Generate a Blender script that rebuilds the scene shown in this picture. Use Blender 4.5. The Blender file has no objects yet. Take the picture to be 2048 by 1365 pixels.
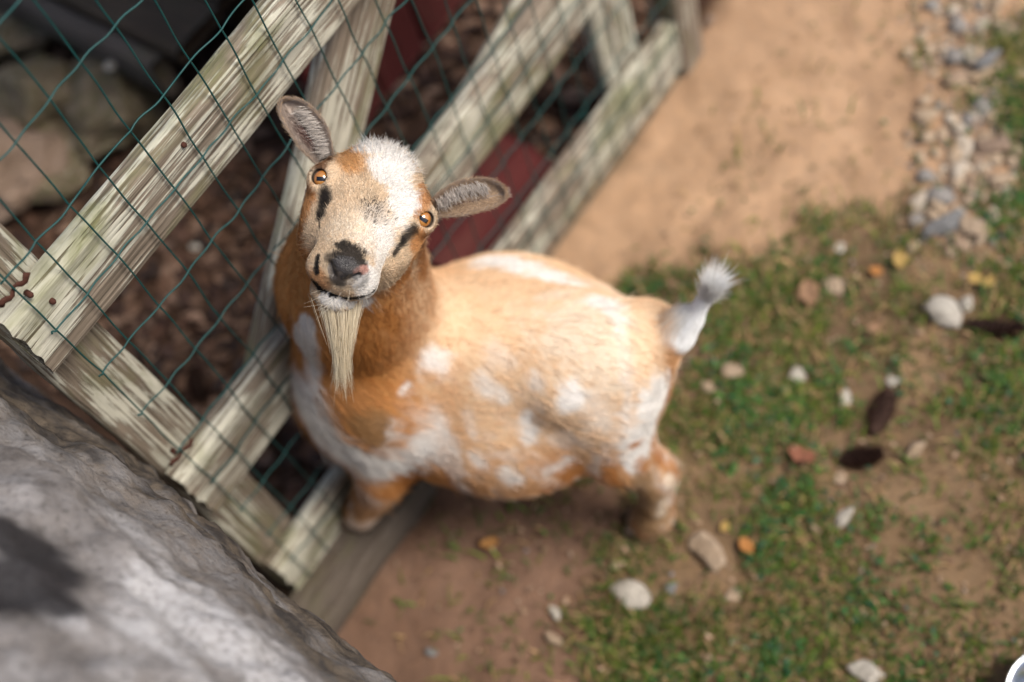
import bpy, bmesh, math, random
import numpy as np
from mathutils import Vector, Matrix
from mathutils.bvhtree import BVHTree

# ------------------------------------------------------------------ camera, sky, sun, exposure
SC = bpy.context.scene
COL = SC.collection
F = 2844.0                                   # focal length in photograph pixels (50 mm lens)
CX, CY = 1024.0, 682.5
_nd = np.array([656., -1503., -F])           # direction of straight down, seen by the camera
AZ = -_nd / np.linalg.norm(_nd)
AX = np.array([5553., 7802., -F]); AX /= np.linalg.norm(AX)
AX -= AZ * (AX @ AZ); AX /= np.linalg.norm(AX)
AY = np.cross(AZ, AX)
ROT = np.array([AX, AY, AZ])                 # camera -> world; x runs along the gate, y across it
H = 2.016
CAM = np.array([0., 0., H])

cd = bpy.data.cameras.new('camera'); cam = bpy.data.objects.new('camera', cd); COL.objects.link(cam)
m4 = Matrix([[*ROT[i], CAM[i]] for i in range(3)] + [[0, 0, 0, 1]]); cam.matrix_world = m4
cd.sensor_width = 36.0; cd.lens = F / 2048 * 36; cd.clip_start = 0.05; cd.clip_end = 1000
cd.dof.use_dof = True; cd.dof.focus_distance = 1.455; cd.dof.aperture_fstop = 1.8
SC.camera = cam

SUN_DIR = np.array([0.42, -0.90, 0.0]); SUN_DIR /= np.linalg.norm(SUN_DIR)
SUN_EL = math.radians(56)
SV = np.array([SUN_DIR[0] * math.cos(SUN_EL), SUN_DIR[1] * math.cos(SUN_EL), math.sin(SUN_EL)])   # towards the sun
W = bpy.data.worlds.new('World'); SC.world = W; W.use_nodes = True
wn = W.node_tree.nodes; wl = W.node_tree.links
sky = wn.new('ShaderNodeTexSky'); sky.sky_type = 'NISHITA'; sky.sun_disc = False
sky.sun_elevation = SUN_EL; sky.sun_rotation = math.atan2(SUN_DIR[0], SUN_DIR[1])
sky.air_density = 1.0; sky.dust_density = 3.0; sky.ozone_density = 1.0
bg = wn['Background']; wl.new(sky.outputs[0], bg.inputs[0]); bg.inputs[1].default_value = 0.115
sd = bpy.data.lights.new('sun', 'SUN'); sun = bpy.data.objects.new('sun', sd); COL.objects.link(sun)
sd.energy = 2.9; sd.angle = math.radians(24); sd.color = (1.0, 0.95, 0.88)
sun.rotation_euler = Vector(SV).to_track_quat('Z', 'Y').to_euler()
SC.view_settings.view_transform = 'Standard'; SC.view_settings.look = 'None'
SC.view_settings.exposure = 0.46; SC.view_settings.gamma = 1.0
SC.render.engine = 'CYCLES'; SC.cycles.use_denoising = True
SC.cycles.max_bounces = 6
SC.cycles_curves.shape = 'RIBBONS'

# ------------------------------------------------------------------ pixel -> place
def ray(px, py): return ROT @ np.array([(px - CX) / F, -(py - CY) / F, -1.0])
def at_depth(px, py, d): return CAM + ray(px, py) * d
def at_z(px, py, z=0.0):
    r = ray(px, py); return CAM + r * ((z - H) / r[2])
def at_y(px, py, y):
    r = ray(px, py); return CAM + r * (y / r[1])

# ------------------------------------------------------------------ helpers
rng = np.random.default_rng(7); random.seed(7)
OCC = []                                     # where single things lie on the turf: (x, y, radius)

def _hash(i, j, k, s):
    n = (i * 73856093) ^ (j * 19349663) ^ (k * 83492791) ^ (s * 2654435761 & 0x7fffffff)
    n = (n ^ (n >> 13)) * 1274126177
    n = n & 0x7fffffff
    n = (n ^ (n >> 15)) * 1103515245 & 0x7fffffff
    return (n & 0xffff) / 65535.0
def vnoise(p, seed=0):
    p = np.asarray(p, float); f = np.floor(p); t = p - f; t = t * t * (3 - 2 * t); q = f.astype(np.int64)
    out = 0
    for a in (0, 1):
        for b in (0, 1):
            for c in (0, 1):
                w = (t[..., 0] if a else 1 - t[..., 0]) * (t[..., 1] if b else 1 - t[..., 1]) * (t[..., 2] if c else 1 - t[..., 2])
                out = out + w * _hash(q[..., 0] + a, q[..., 1] + b, q[..., 2] + c, seed)
    return out
def fbm(p, octaves=4, seed=0):
    p = np.asarray(p, float); s = 0; a = .5; n = 0
    for o in range(octaves):
        s = s + a * vnoise(p, seed + o * 17); n += a; a *= .5; p = p * 2.03 + 5.1
    return s / n            # 0..1
def sstep(a, b, x):
    t = np.clip((x - a) / (b - a), 0, 1); return t * t * (3 - 2 * t)

def tag(o, label=None, cat=None, group=None, kind=None):
    if label: o['label'] = label
    if cat: o['category'] = cat
    if group: o['group'] = group
    if kind: o['kind'] = kind
    return o
def empty(name, loc, label, cat, group=None):
    o = bpy.data.objects.new(name, None); COL.objects.link(o); o.location = loc; o.empty_display_size = .05
    return tag(o, label, cat, group)
def link(name, me, mat=None, parent=None):
    o = bpy.data.objects.new(name, me); COL.objects.link(o)
    if mat is not None and not me.materials: me.materials.append(mat)
    if parent is not None: o.parent = parent
    return o
def mesh_np(name, v, faces, smooth=True, cols=None):
    """v (n,3); faces: (m,k) array or list; cols: per-vertex rgb -> attribute 'coat'"""
    me = bpy.data.meshes.new(name)
    v = np.asarray(v, np.float32)
    if isinstance(faces, np.ndarray):
        m, k = faces.shape
        me.vertices.add(len(v)); me.vertices.foreach_set('co', v.ravel())
        me.loops.add(m * k); me.loops.foreach_set('vertex_index', faces.astype(np.int32).ravel())
        me.polygons.add(m); me.polygons.foreach_set('loop_start', np.arange(m, dtype=np.int32) * k)
    else:
        me.from_pydata([tuple(map(float, x)) for x in v], [], faces)
    me.update(calc_edges=True)
    me.polygons.foreach_set('use_smooth', np.full(len(me.polygons), smooth))
    if cols is not None:
        a = me.attributes.new('coat', 'FLOAT_COLOR', 'POINT')
        c4 = np.ones((len(v), 4), np.float32); c4[:, :3] = cols
        a.data.foreach_set('color', c4.ravel())
    me.validate()
    return me
def tube_np(points, radii, seg=8, cap=True):
    P = np.asarray(points, float); n = len(P); radii = np.broadcast_to(radii, (n,))
    T = np.gradient(P, axis=0); T /= np.linalg.norm(T, axis=1)[:, None] + 1e-12
    ref = np.array([0, 0, 1.]) if abs(T[0][2]) < .9 else np.array([1., 0, 0])
    vs = []; N = np.cross(T[0], ref); N /= np.linalg.norm(N)
    for i in range(n):
        N = N - T[i] * (N @ T[i]); N /= np.linalg.norm(N); B = np.cross(T[i], N)
        for s in range(seg):
            a = 2 * math.pi * s / seg
            vs.append(P[i] + radii[i] * (math.cos(a) * N + math.sin(a) * B))
    fs = [(i * seg + s, i * seg + (s + 1) % seg, (i + 1) * seg + (s + 1) % seg, (i + 1) * seg + s) for i in range(n - 1) for s in range(seg)]
    if cap: fs += [tuple(range(seg))[::-1], tuple((n - 1) * seg + s for s in range(seg))]
    return np.array(vs), fs

# ------------------------------------------------------------------ materials
class Nodes:
    def __init__(s, name):
        s.m = bpy.data.materials.new(name); s.m.use_nodes = True
        s.t = s.m.node_tree; s.n = s.t.nodes; s.l = s.t.links
        s.b = s.n['Principled BSDF']; s.out = s.n['Material Output']
        s.tc = s.n.new('ShaderNodeTexCoord')
    def set(s, sock, val):
        if hasattr(val, 'is_linked') or hasattr(val, 'links'): s.l.new(val, sock)
        elif isinstance(val, tuple) and len(val) == 3 and sock.type == 'RGBA': sock.default_value = (*val, 1)
        else: sock.default_value = val
    def p(s, **k):
        names = dict(color='Base Color', rough='Roughness', spec='Specular IOR Level', normal='Normal', coat='Coat Weight', metal='Metallic', sheen='Sheen Weight', trans='Transmission Weight', coat_rough='Coat Roughness')
        for a, v in k.items(): s.set(s.b.inputs[names[a]], v)
    def mapping(s, scale=(1, 1, 1), coord='Object', loc=None):
        mp = s.n.new('ShaderNodeMapping'); s.l.new(s.tc.outputs[coord], mp.inputs[0]); mp.inputs['Scale'].default_value = scale
        if loc is not None: s.set(mp.inputs['Location'], loc)
        return mp.outputs[0]
    def noise(s, vec, scale=5, detail=5, rough=.55, dist=0, out=0):
        x = s.n.new('ShaderNodeTexNoise'); s.l.new(vec, x.inputs['Vector']); x.inputs['Scale'].default_value = scale
        x.inputs['Detail'].default_value = detail; x.inputs['Roughness'].default_value = rough; x.inputs['Distortion'].default_value = dist
        return x.outputs[out]
    def vor(s, vec, scale=5, out='Distance', feature='F1'):
        x = s.n.new('ShaderNodeTexVoronoi'); x.feature = feature; s.l.new(vec, x.inputs['Vector']); x.inputs['Scale'].default_value = scale
        return x.outputs[out]
    def ramp(s, fac, stops):
        x = s.n.new('ShaderNodeValToRGB'); s.l.new(fac, x.inputs[0]); e = x.color_ramp.elements
        while len(e) < len(stops): e.new(.5)
        for el, (pos, c) in zip(e, stops):
            el.position = pos; el.color = (c, c, c, 1) if not isinstance(c, tuple) else (*c, 1)
        return x.outputs[0]
    def mix(s, fac, a, b, mode='MIX'):
        x = s.n.new('ShaderNodeMix'); x.data_type = 'RGBA'; x.blend_type = mode
        s.set(x.inputs[0], fac); s.set(x.inputs[6], a); s.set(x.inputs[7], b); return x.outputs[2]
    def math(s, op, a, b=0.0):
        x = s.n.new('ShaderNodeMath'); x.operation = op; s.set(x.inputs[0], a); s.set(x.inputs[1], b); return x.outputs[0]
    def attr(s, name, out='Color'):
        x = s.n.new('ShaderNodeAttribute'); x.attribute_name = name; return x.outputs[out]
    def rand(s):
        x = s.n.new('ShaderNodeObjectInfo'); return x.outputs['Random']
    def bump(s, h, strength=.5, dist=.01):
        x = s.n.new('ShaderNodeBump'); s.l.new(h, x.inputs['Height']); x.inputs['Strength'].default_value = strength
        x.inputs['Distance'].default_value = dist; return x.outputs[0]

def mat_wood(name, paint=(.58, .55, .44), bare=(.22, .175, .13), algae=(.15, .155, .06), dark=(.06, .045, .03), paint_amt=.5, algae_amt=.5):
    N = Nodes(name)
    r = N.rand()
    off = N.n.new('ShaderNodeCombineXYZ'); sc = N.math('MULTIPLY', r, 37.0)
    for i in range(3): N.l.new(sc, off.inputs[i])
    g = N.mapping((1.6, 60, 60), loc=off.outputs[0])       # along the grain (local x)
    g2 = N.mapping((7, 24, 24), loc=off.outputs[0])
    grain = N.noise(g, 1.6, 5, .6, 0)
    grain2 = N.noise(g, 4.0, 4, .6, 0)
    patch = N.noise(g2, 1.1, 5, .62, .1)
    big = N.noise(N.mapping((2.5, 7, 7), loc=off.outputs[0]), 1.0, 3, .5)
    base = N.mix(grain, dark, bare)
    base = N.mix(N.ramp(grain2, [(.35, 0.0), (.62, .8)]), base, tuple(c * 1.45 for c in bare))
    lo = .56 - paint_amt * .22
    pm = N.math('ADD', N.math('MULTIPLY', grain2, .55), N.math('MULTIPLY', patch, .45))
    pm = N.math('ADD', pm, N.math('MULTIPLY', N.math('SUBTRACT', big, .5), .35))
    painted = N.ramp(pm, [(lo, 0.0), (lo + .035, 1.0)])
    pcol = N.mix(N.noise(g2, 4, 4, .6), paint, tuple(c * .74 for c in paint))
    col = N.mix(painted, base, pcol)
    am = N.ramp(N.noise(N.mapping((4, 10, 10), loc=off.outputs[0]), 1.7, 5, .6, .5), [(.5, 0.0), (.72, algae_amt * .85)])
    col = N.mix(am, col, algae)
    crack = N.ramp(grain2, [(.33, 1.0), (.42, 0.0)])
    col = N.mix(N.math('MULTIPLY', crack, .58), col, dark)
    hgt = N.math('ADD', N.math('MULTIPLY', grain2, .8), N.math('MULTIPLY', painted, .25))
    N.p(color=col, rough=.85, spec=.25, normal=N.bump(hgt, .8, .004))
    return N.m

M = {}
M['gate_wood'] = mat_wood('gate_wood', paint_amt=.30, algae_amt=1.0)
M['sill_wood'] = mat_wood('sill_wood', paint=(.12, .095, .075), bare=(.09, .066, .05), paint_amt=.4, algae_amt=.3)
M['dark_wood'] = mat_wood('dark_wood', paint=(.12, .08, .048), bare=(.085, .055, .033), dark=(.02, .016, .012), algae=(.04, .04, .02), paint_amt=.4)
M['red_wood'] = mat_wood('red_wood', paint=(.105, .02, .018), bare=(.07, .022, .018), dark=(.07, .02, .016), algae=(.11, .05, .035), paint_amt=1.0, algae_amt=.45)
M['white_trim'] = mat_wood('white_trim', paint=(.6, .53, .48), bare=(.4, .33, .28), paint_amt=.95, algae_amt=.3)

def m_simple(name, col, rough=.6, spec=.4, vary=.25, scale=60, bump=.3, metal=0.0):
    N = Nodes(name); v = N.mapping()
    n = N.noise(v, scale, 4)
    N.p(color=N.mix(n, tuple(c * (1 - vary) for c in col), tuple(min(1, c * (1 + vary)) for c in col)), rough=rough, spec=spec, metal=metal)
    if bump: N.p(normal=N.bump(n, bump, .002))
    return N.m
M['wire'] = m_simple('wire', (.004, .052, .048), .5, .35, .3, 40, .1)
M['rust'] = m_simple('rust', (.06, .022, .014), .8, .2, .5, 300, .5)
M['steel'] = m_simple('steel', (.35, .36, .36), .35, .5, .3, 300, .2, 0.8)

def m_ground():
    N = Nodes('ground_soil'); v = N.mapping()
    a = N.attr('coat')
    n1 = N.noise(v, 9, 6, .6); n2 = N.noise(v, 60, 5, .65); n3 = N.noise(v, 260, 3, .6)
    c = N.mix(N.ramp(n1, [(.3, 0.0), (.7, 1.0)]), N.mix(1.0, a, (.72, .70, .68), 'MULTIPLY'), a)
    c = N.mix(N.ramp(n2, [(.35, .0), (.75, .7)]), c, N.mix(1.0, c, (1.3, 1.22, 1.12), 'MULTIPLY'))
    c = N.mix(N.ramp(n3, [(.25, .5), (.42, 0.0)]), c, N.mix(1.0, c, (.6, .56, .52), 'MULTIPLY'))
    h = N.math('ADD', n2, N.math('MULTIPLY', n3, .5))
    N.p(color=c, rough=.95, spec=.15, normal=N.bump(h, .7, .006)); return N.m
M['ground'] = m_ground()

def m_vcol(name, rough=.8, spec=.25, trans=0.0):
    N = Nodes(name); N.p(color=N.attr('coat'), rough=rough, spec=spec)
    if trans:
        t = N.n.new('ShaderNodeBsdfTranslucent'); N.l.new(N.attr('coat'), t.inputs[0])
        mx = N.n.new('ShaderNodeMixShader'); mx.inputs[0].default_value = trans
        N.l.new(N.b.outputs[0], mx.inputs[1]); N.l.new(t.outputs[0], mx.inputs[2]); N.l.new(mx.outputs[0], N.out.inputs[0])
    return N.m
M['blade'] = m_vcol('grass_blade', .6, .3, .3)
M['litter'] = m_vcol('leaf_litter', .75, .25, .12)
M['coat'] = m_vcol('goat_skin', .8, .15)
M['fur'] = m_vcol('goat_fur', .55, .22, .22)

def m_rock(name, c1, c2, c3, scale=1.0, lich=.5, blotch=None, bump=.9):
    N = Nodes(name); v = N.mapping()
    a = N.noise(v, 7 * scale, 7, .62, .3); b = N.noise(v, 26 * scale, 6, .65, .2); c = N.noise(v, 110 * scale, 4, .6)
    col = N.mix(N.ramp(a, [(.32, 0.0), (.62, 1.0)]), c1, c2)
    col = N.mix(N.ramp(b, [(.45, 0.0), (.6, .85)]), col, c3)
    sp = N.vor(v, 46 * scale)
    sp2 = N.math('MULTIPLY', N.ramp(sp, [(.16, 1.0), (.3, 0.0)]), N.ramp(a, [(.45, 0.0), (.56, 1.0)]))
    col = N.mix(N.math('MULTIPLY', sp2, lich), col, (.62, .61, .57))
    col = N.mix(N.ramp(c, [(.28, .75), (.46, 0.0)]), col, tuple(x * .35 for x in c1))
    if blotch is not None:
        sp_ = N.n.new('ShaderNodeSeparateColor'); N.l.new(N.attr('coat'), sp_.inputs[0])
        col = N.mix(N.math('MULTIPLY', sp_.outputs[2], N.ramp(c, [(.3, .2), (.6, .8)])), col, (.44, .425, .42))
        col = N.mix(N.math('MULTIPLY', sp_.outputs[1], .9), col, N.mix(N.ramp(b, [(.4, 0.0), (.62, 1.0)]), (.012, .008, .005), (.10, .075, .05)))
        col = N.mix(sp_.outputs[0], col, blotch)
    h = N.math('ADD', N.math('MULTIPLY', a, 1.2), N.math('ADD', N.math('MULTIPLY', b, .6), N.math('MULTIPLY', c, .3)))
    N.p(color=col, rough=.85, spec=.3, normal=N.bump(h, bump, .014)); return N.m
M['stone_tan'] = m_rock('stone_tan', (.33, .235, .155), (.52, .385, .26), (.45, .34, .24), 3, .2)
M['stone_pale'] = m_rock('stone_pale', (.42, .37, .30), (.62, .57, .48), (.58, .52, .44), 4, .2)
M['stone_slate'] = m_rock('stone_slate', (.17, .165, .16), (.27, .265, .26), (.22, .215, .21), 4, .1)
M['stone_brown'] = m_rock('stone_brown', (.20, .135, .09), (.34, .235, .165), (.30, .21, .15), 3, .2)
M['stone_moss'] = m_rock('stone_moss', (.09, .065, .04), (.27, .205, .135), (.115, .105, .045), 2.4, .35)

# ------------------------------------------------------------------ ground: one sheet to the horizon
def axis(a, b, step, far):
    core = np.arange(a, b + 1e-6, step); out = []; d = step; x = b
    while x < far: d *= 1.35; x += d; out.append(x)
    out2 = []; d = step; x = a
    while x > -far: d *= 1.35; x -= d; out2.append(x)
    return np.concatenate([out2[::-1], core, out])
gx = axis(-.2, 2.0, .009, 300); gy = axis(-.5, 2.9, .009, 300)
GX, GY = np.meshgrid(gx, gy, indexing='ij')
def ground_z(x, y):
    p = np.stack([x, y, np.zeros_like(x)], -1)
    k = np.exp(-((x - 1) ** 2 + (y - 1) ** 2) / 40)
    return (.022 * (fbm(p * 4, 4, 3) - .5) + .020 * (fbm(p * 11, 3, 8) - .5) + .010 * (fbm(p * 24, 3, 5) - .5)) * k - .001
SAND = [at_z(*q)[:2] for q in [(1500, 60), (1600, 150), (1450, 260), (1650, 300), (1300, 420), (1500, 400), (1750, 60), (1740, 200), (1740, 330), (1180, 520), (1640, -100), (1850, -150)]]
SAND += [at_z(*q)[:2] for q in [(1900, 40), (1960, 0), (1900, 160), (1920, 260), (1880, 340), (1900, 440), (1980, 330)]]
SANDR = [.2, .2, .18, .16, .12, .13, .14, .14, .1, .08, .3, .3, .10, .10, .08, .07, .07, .05, .05]
SOIL = [at_z(*q)[:2] for q in [(900, 1080), (980, 1220), (860, 1250), (1080, 1130), (1000, 980), (1180, 1020), (760, 1330), (1060, 1340), (1250, 700)]]
SOILR = [.14, .13, .12, .1, .12, .06, .12, .10, .10]
def blob(x, y, cs, rs):
    d = np.full(np.shape(x), 9.0)
    for c, r in zip(cs, rs): d = np.minimum(d, np.hypot(x - c[0], y - c[1]) / r)
    return d
def ground_masks(x, y):
    p = np.stack([x, y, np.zeros_like(x)], -1)
    wob = .55 * (fbm(p * 9, 4, 21) - .5) + .3 * (fbm(p * 30, 3, 23) - .5)
    sand = 1 - sstep(.62, 1.22, blob(x, y, SAND, SANDR) + wob)
    soil = 1 - sstep(.6, 1.5, blob(x, y, SOIL, SOILR) + wob * 1.2)
    back = sstep(.98, 1.04, y)
    return sand, soil, back
x, y = GX.ravel(), GY.ravel()
gz = ground_z(x, y)
sand, soil, back = ground_masks(x, y)
pn = np.stack([x, y, 0 * x], -1)
nz = fbm(pn * 14, 4, 31)[:, None]
c_turf = np.array([.185, .122, .07]) * (.6 + .8 * nz)
c_sand = np.array([.41, .265, .162]) * (.82 + .36 * nz)
c_soil = np.array([.185, .112, .077]) * (.7 + .6 * nz)
c_back = np.array([.07, .04, .026]) * (.5 + nz)  # darkened so the colour carries the shade behind the gate
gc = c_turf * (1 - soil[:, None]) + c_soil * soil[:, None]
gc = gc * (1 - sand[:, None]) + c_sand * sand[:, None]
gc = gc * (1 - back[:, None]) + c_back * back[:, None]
nx, ny = len(gx), len(gy)
idx = np.arange(nx * ny).reshape(nx, ny)
gf = np.stack([idx[:-1, :-1], idx[1:, :-1], idx[1:, 1:], idx[:-1, 1:]], -1).reshape(-1, 4)
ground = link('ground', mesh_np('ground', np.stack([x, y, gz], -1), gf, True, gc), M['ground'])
tag(ground, 'sandy brown trodden earth with patches of turf around the goat', 'ground', kind='structure')

# ------------------------------------------------------------------ boulder wall (bottom corner)
def make_boulder():
    prof = [(.07, -.05), (.09, .15), (.098, .30), (.106, .44), (.110, .54), (.108, .62), (.100, .69), (.086, .77), (.064, .85), (.034, .93), (-.006, 1.01), (-.058, 1.09), (-.13, 1.16), (-.28, 1.22), (-.62, 1.20), (-.95, 1.06), (-1.2, .75), (-1.35, .3), (-1.4, -.05)]
    P = np.array(prof); s = np.concatenate([[0], np.cumsum(np.linalg.norm(np.diff(P, axis=0), axis=1))])
    tt = np.interp(np.linspace(0, 1, 300), np.linspace(0, 1, 60), np.interp(np.linspace(0, 1, 60), np.linspace(0, 1, len(s)), s))
    X = np.interp(tt, s, P[:, 0]); Zp = np.interp(tt, s, P[:, 1])
    k = np.ones(9) / 9
    for _ in range(2):
        X[4:-4] = np.convolve(X, k, 'valid'); Zp[4:-4] = np.convolve(Zp, k, 'valid')
    ys = np.linspace(-.9, 1.5, 330)
    A, B = np.meshgrid(np.arange(300), ys, indexing='ij')
    end = sstep(-.9, -.5, B) ** .6
    endb = 1 - .8 * sstep(1.1, 1.5, B) ** 2
    x = X[:, None] * np.ones_like(B); z = Zp[:, None] * end * endb
    x = x - .014 + (B - .84) * .085                                   # the stone leans away from the gate
    p = np.stack([x, B, z], -1)
    n = .03 * (fbm(p * 3.2, 4, 50) - .5) + .026 * (fbm(p * 9, 4, 51) - .5) + .026 * (fbm(p * 30, 5, 53) - .5)
    n = n + .02 * (np.abs(fbm(p * np.array([5, 5, 12]), 3, 57) - .5) * 2)
    dx = np.gradient(X); dz = np.gradient(Zp); l = np.hypot(dx, dz); nxn, nzn = dz / l, -dx / l
    w = sstep(0, 20, np.arange(300))[:, None]
    x = x + n * nxn[:, None] * w; z = z + n * nzn[:, None] * w
    v = np.stack([x, B, z], -1).reshape(-1, 3)
    idx = np.arange(300 * 330).reshape(300, 330)
    f = np.stack([idx[:-1, :-1], idx[:-1, 1:], idx[1:, 1:], idx[1:, :-1]], -1).reshape(-1, 4)
    bv = BVHTree.FromPolygons([tuple(q) for q in v], [tuple(q) for q in f])
    def bhit(px, py):
        r = ray(px, py); l = bv.ray_cast(Vector(CAM), Vector(r / np.linalg.norm(r)))[0]; return np.array(l)
    st = np.zeros(len(v))  # black blotch with a ragged edge
    for (px, py, r) in [(50, 1095, .036), (30, 1180, .042), (110, 1140, .028), (5, 1060, .03), (120, 1210, .018)]:
        c = bhit(px, py); st = np.maximum(st, .93 * (1 - sstep(.6, 1.2, np.linalg.norm(v - c, axis=1) / r + 1.3 * (fbm(v * 20, 5, 61) - .5))))
    band = sstep(.93, .80, v[:, 2] + .14 * (fbm(v * np.array([9, 5, 9]), 4, 66) - .5)) * (.55 + .45 * sstep(.36, .55, fbm(v * np.array([30, 7, 30]), 4, 67)))
    lic = sstep(.50, .64, fbm(v * np.array([24, 7, 24]), 5, 68)) * (1 - .6 * band)
    o = link('boulder', mesh_np('boulder', v, f, True, np.stack([st, band, lic], -1)), None)
    return o
M['boulder'] = m_rock('boulder_stone', (.10, .086, .077), (.31, .29, .28), (.19, .17, .157), 1.3, .15, bump=.55, blotch=(.010, .008, .009))
bo = make_boulder(); bo.data.materials.append(M['boulder'])
tag(bo, 'large grey weathered boulder with pale lichen and a black blotch', 'boulder')

# ------------------------------------------------------------------ boards
def board_mesh(name, L, Wd, T, seed, wob=.002):
    """board along local x (0..L), width local y, thickness local z; rounded worn edges, grooves along the grain"""
    n = max(8, int(L / .012)); c = .006
    prof = [(-Wd / 2 + c, -T / 2), (Wd / 2 - c, -T / 2), (Wd / 2, -T / 2 + c), (Wd / 2, T / 2 - c)]
    k = 14
    top = [(Wd / 2 - c - (Wd - 2 * c) * i / k, T / 2) for i in range(k + 1)]
    prof = prof + top + [(-Wd / 2, T / 2 - c), (-Wd / 2, -T / 2 + c)]
    pr = np.array(prof); m = len(pr)
    xs = np.linspace(0, L, n)
    v = np.zeros((n, m, 3)); v[:, :, 0] = xs[:, None]; v[:, :, 1:] = pr[None]
    p = v * np.array([6, 90, 90]) + seed * 7.3
    g = fbm(p, 3, seed) - .5
    warp = vnoise(np.stack([xs * 4, xs * 0 + seed, xs * 0], -1), seed) - .5
    v[:, :, 2] += np.sign(pr[None, :, 1]) * g * .0045
    v[:, :, 1] += (fbm(v * np.array([12, 1, 30]) + seed, 3, seed + 3) - .5) * wob * 3 + warp[:, None] * wob * 3
    endn = (fbm(np.stack([pr[:, 0] * 60, pr[:, 1] * 60, pr[:, 0] * 0 + seed], -1), 2, seed) - .5) * .012
    v[0, :, 0] += endn; v[-1, :, 0] += endn
    f = [(i * m + j, (i + 1) * m + j, (i + 1) * m + (j + 1) % m, i * m + (j + 1) % m) for i in range(n - 1) for j in range(m)]
    f = [q[::-1] for q in f]
    f += [tuple(range(m)), tuple((n - 1) * m + j for j in range(m))[::-1]]
    me = mesh_np(name, v.reshape(-1, 3), f, True)
    return me
def board(name, p0, p1, width, thick, face, mat, parent, seed, label=None):
    """board whose long axis runs p0 -> p1 and whose front side looks along face"""
    p0 = np.array(p0, float); p1 = np.array(p1, float); d = p1 - p0; L = np.linalg.norm(d); d /= L
    fz = np.array(face, float); fz -= d * (fz @ d); fz /= np.linalg.norm(fz); fy = np.cross(fz, d)
    o = link(name, board_mesh(name, L, width, thick, seed), mat, parent)
    mw = Matrix([[d[i], fy[i], fz[i], p0[i]] for i in range(3)] + [[0, 0, 0, 1]])
    if parent is not None: mw = Matrix.Translation(-Vector(parent.location)) @ mw
    o.matrix_local = mw
    if label: o['label'] = label
    return o

# ------------------------------------------------------------------ gate with wire mesh
YF = .98; T = .032
gate = empty('wooden_gate', (.17, YF, 0), 'weathered cream painted wooden gate covered in green wire mesh', 'gate')
FR = (0, -1, 0)
for z0, z1, x0, x1, sd_ in [(.804, .908, .132, 1.235, 1), (.374, .492, .136, 1.235, 2), (.028, .146, .138, 1.245, 3)]:
    board('rail', (x0, YF + T / 2, (z0 + z1) / 2), (x1, YF + T / 2, (z0 + z1) / 2), z1 - z0, T, FR, M['gate_wood'], gate, sd_)
YS = YF + T + .0185
board('stile', (.171, YS, .012), (.168, YS, 1.16), .082, .034, FR, M['gate_wood'], gate, 5)
board('stile', (1.13, YS, .012), (1.13, YS, 1.16), .098, .034, FR, M['gate_wood'], gate, 6)
board('brace', (.335, YS, .40), (.86, YS, .885), .105, .033, FR, M['gate_wood'], gate, 8)
a, b = at_y(944, 223, YF + T + .02), at_y(1052, 27, YF + T + .02)
board('added_top_strip', a - (b - a) * .3, b + (b - a) * .9, .062, .028, (0, -1, .6), M['gate_wood'], gate, 9)  # added strip standing in for the mid rail's sky-lit top face
# nails / rusty screws and staples
def screw(px, py):
    c = at_y(px, py, YF - .001) - np.array(gate.location)
    v, f = tube_np([c + [0, .006, 0], c + [0, -.0015, 0], c + [0, -.0035, 0]], [.0034, .0033, .002], 10)
    link('screw', mesh_np('screw', v, f), M['rust'], gate)
for q in [(105, 603), (60, 590), (367, 290), (350, 905)]: screw(*q)
# hinge strap remains
def hinge(px0, py0, px1, py1, w=.009):
    a = at_y(px0, py0, YF - .004); b = at_y(px1, py1, YF - .004)
    n = 12; pts = [a + (b - a) * t + np.array([0, -.002 * math.sin(t * 9), .003 * math.sin(t * 14)]) for t in np.linspace(0, 1, n)]
    v, f = tube_np(np.array(pts) - np.array(gate.location), [w / 2 * (.45 + .55 * abs(math.cos(3.0 * t))) for t in np.linspace(0, 1, n)], 8)
    v[:, 1] = (v[:, 1] - v[:, 1].mean()) * .45 + v[:, 1].mean()
    o = link('hinge_strap', mesh_np('hinge_strap', v, f), M['rust'], gate); o['label'] = 'rust brown worn hinge strap'
hinge(2, 612, 56, 548); hinge(342, 930, 385, 880)
# wire mesh
mesh_e = link('wire_mesh', mesh_np('wire_mesh', *tube_np([(-.004, -.008, 1.30), (-.004, -.008, 1.305)], .001, 6)), M['wire'], gate)
VX = [.166 + .0478 * k for k in range(23)]
HZ = [.034 + .1033 * k for k in range(13)]
JX = rng.normal(0, .0016, (23, 13)); JZ = rng.normal(0, .0018, (23, 13))
for i in range(23):                      # slow sag over the mesh
    for j in range(13): JZ[i, j] += .008 * (vnoise(np.array([i * .35, j * .5, 1.]), 5) - .5); JX[i, j] += .006 * (vnoise(np.array([i * .4, j * .3, 4.]), 9) - .5)
GL = np.array(gate.location)
def wire_path(nodes, amp, axis_):
    pts = []
    for a, b in zip(nodes[:-1], nodes[1:]):
        w1, w2 = random.uniform(-amp, amp), random.uniform(-amp * .5, amp * .5)
        for t in np.linspace(0, 1, 8)[:-1]:
            p = a * (1 - t) + b * t
            p = p.copy(); p[axis_] += w1 * math.sin(math.pi * t) + w2 * math.sin(2 * math.pi * t); p[1] += .0012 * math.sin(2 * math.pi * t)
            pts.append(p)
    pts.append(nodes[-1]); return np.array(pts)
for i in range(23):
    nodes = [np.array([VX[i] + JX[i, j], YF - .0055, HZ[j] + JZ[i, j]]) for j in range(13)]
    v, f = tube_np(wire_path(nodes, .0012, 0) - GL, .00105, 6)
    link('wire', mesh_np('wire', v, f), M['wire'], mesh_e)
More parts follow.
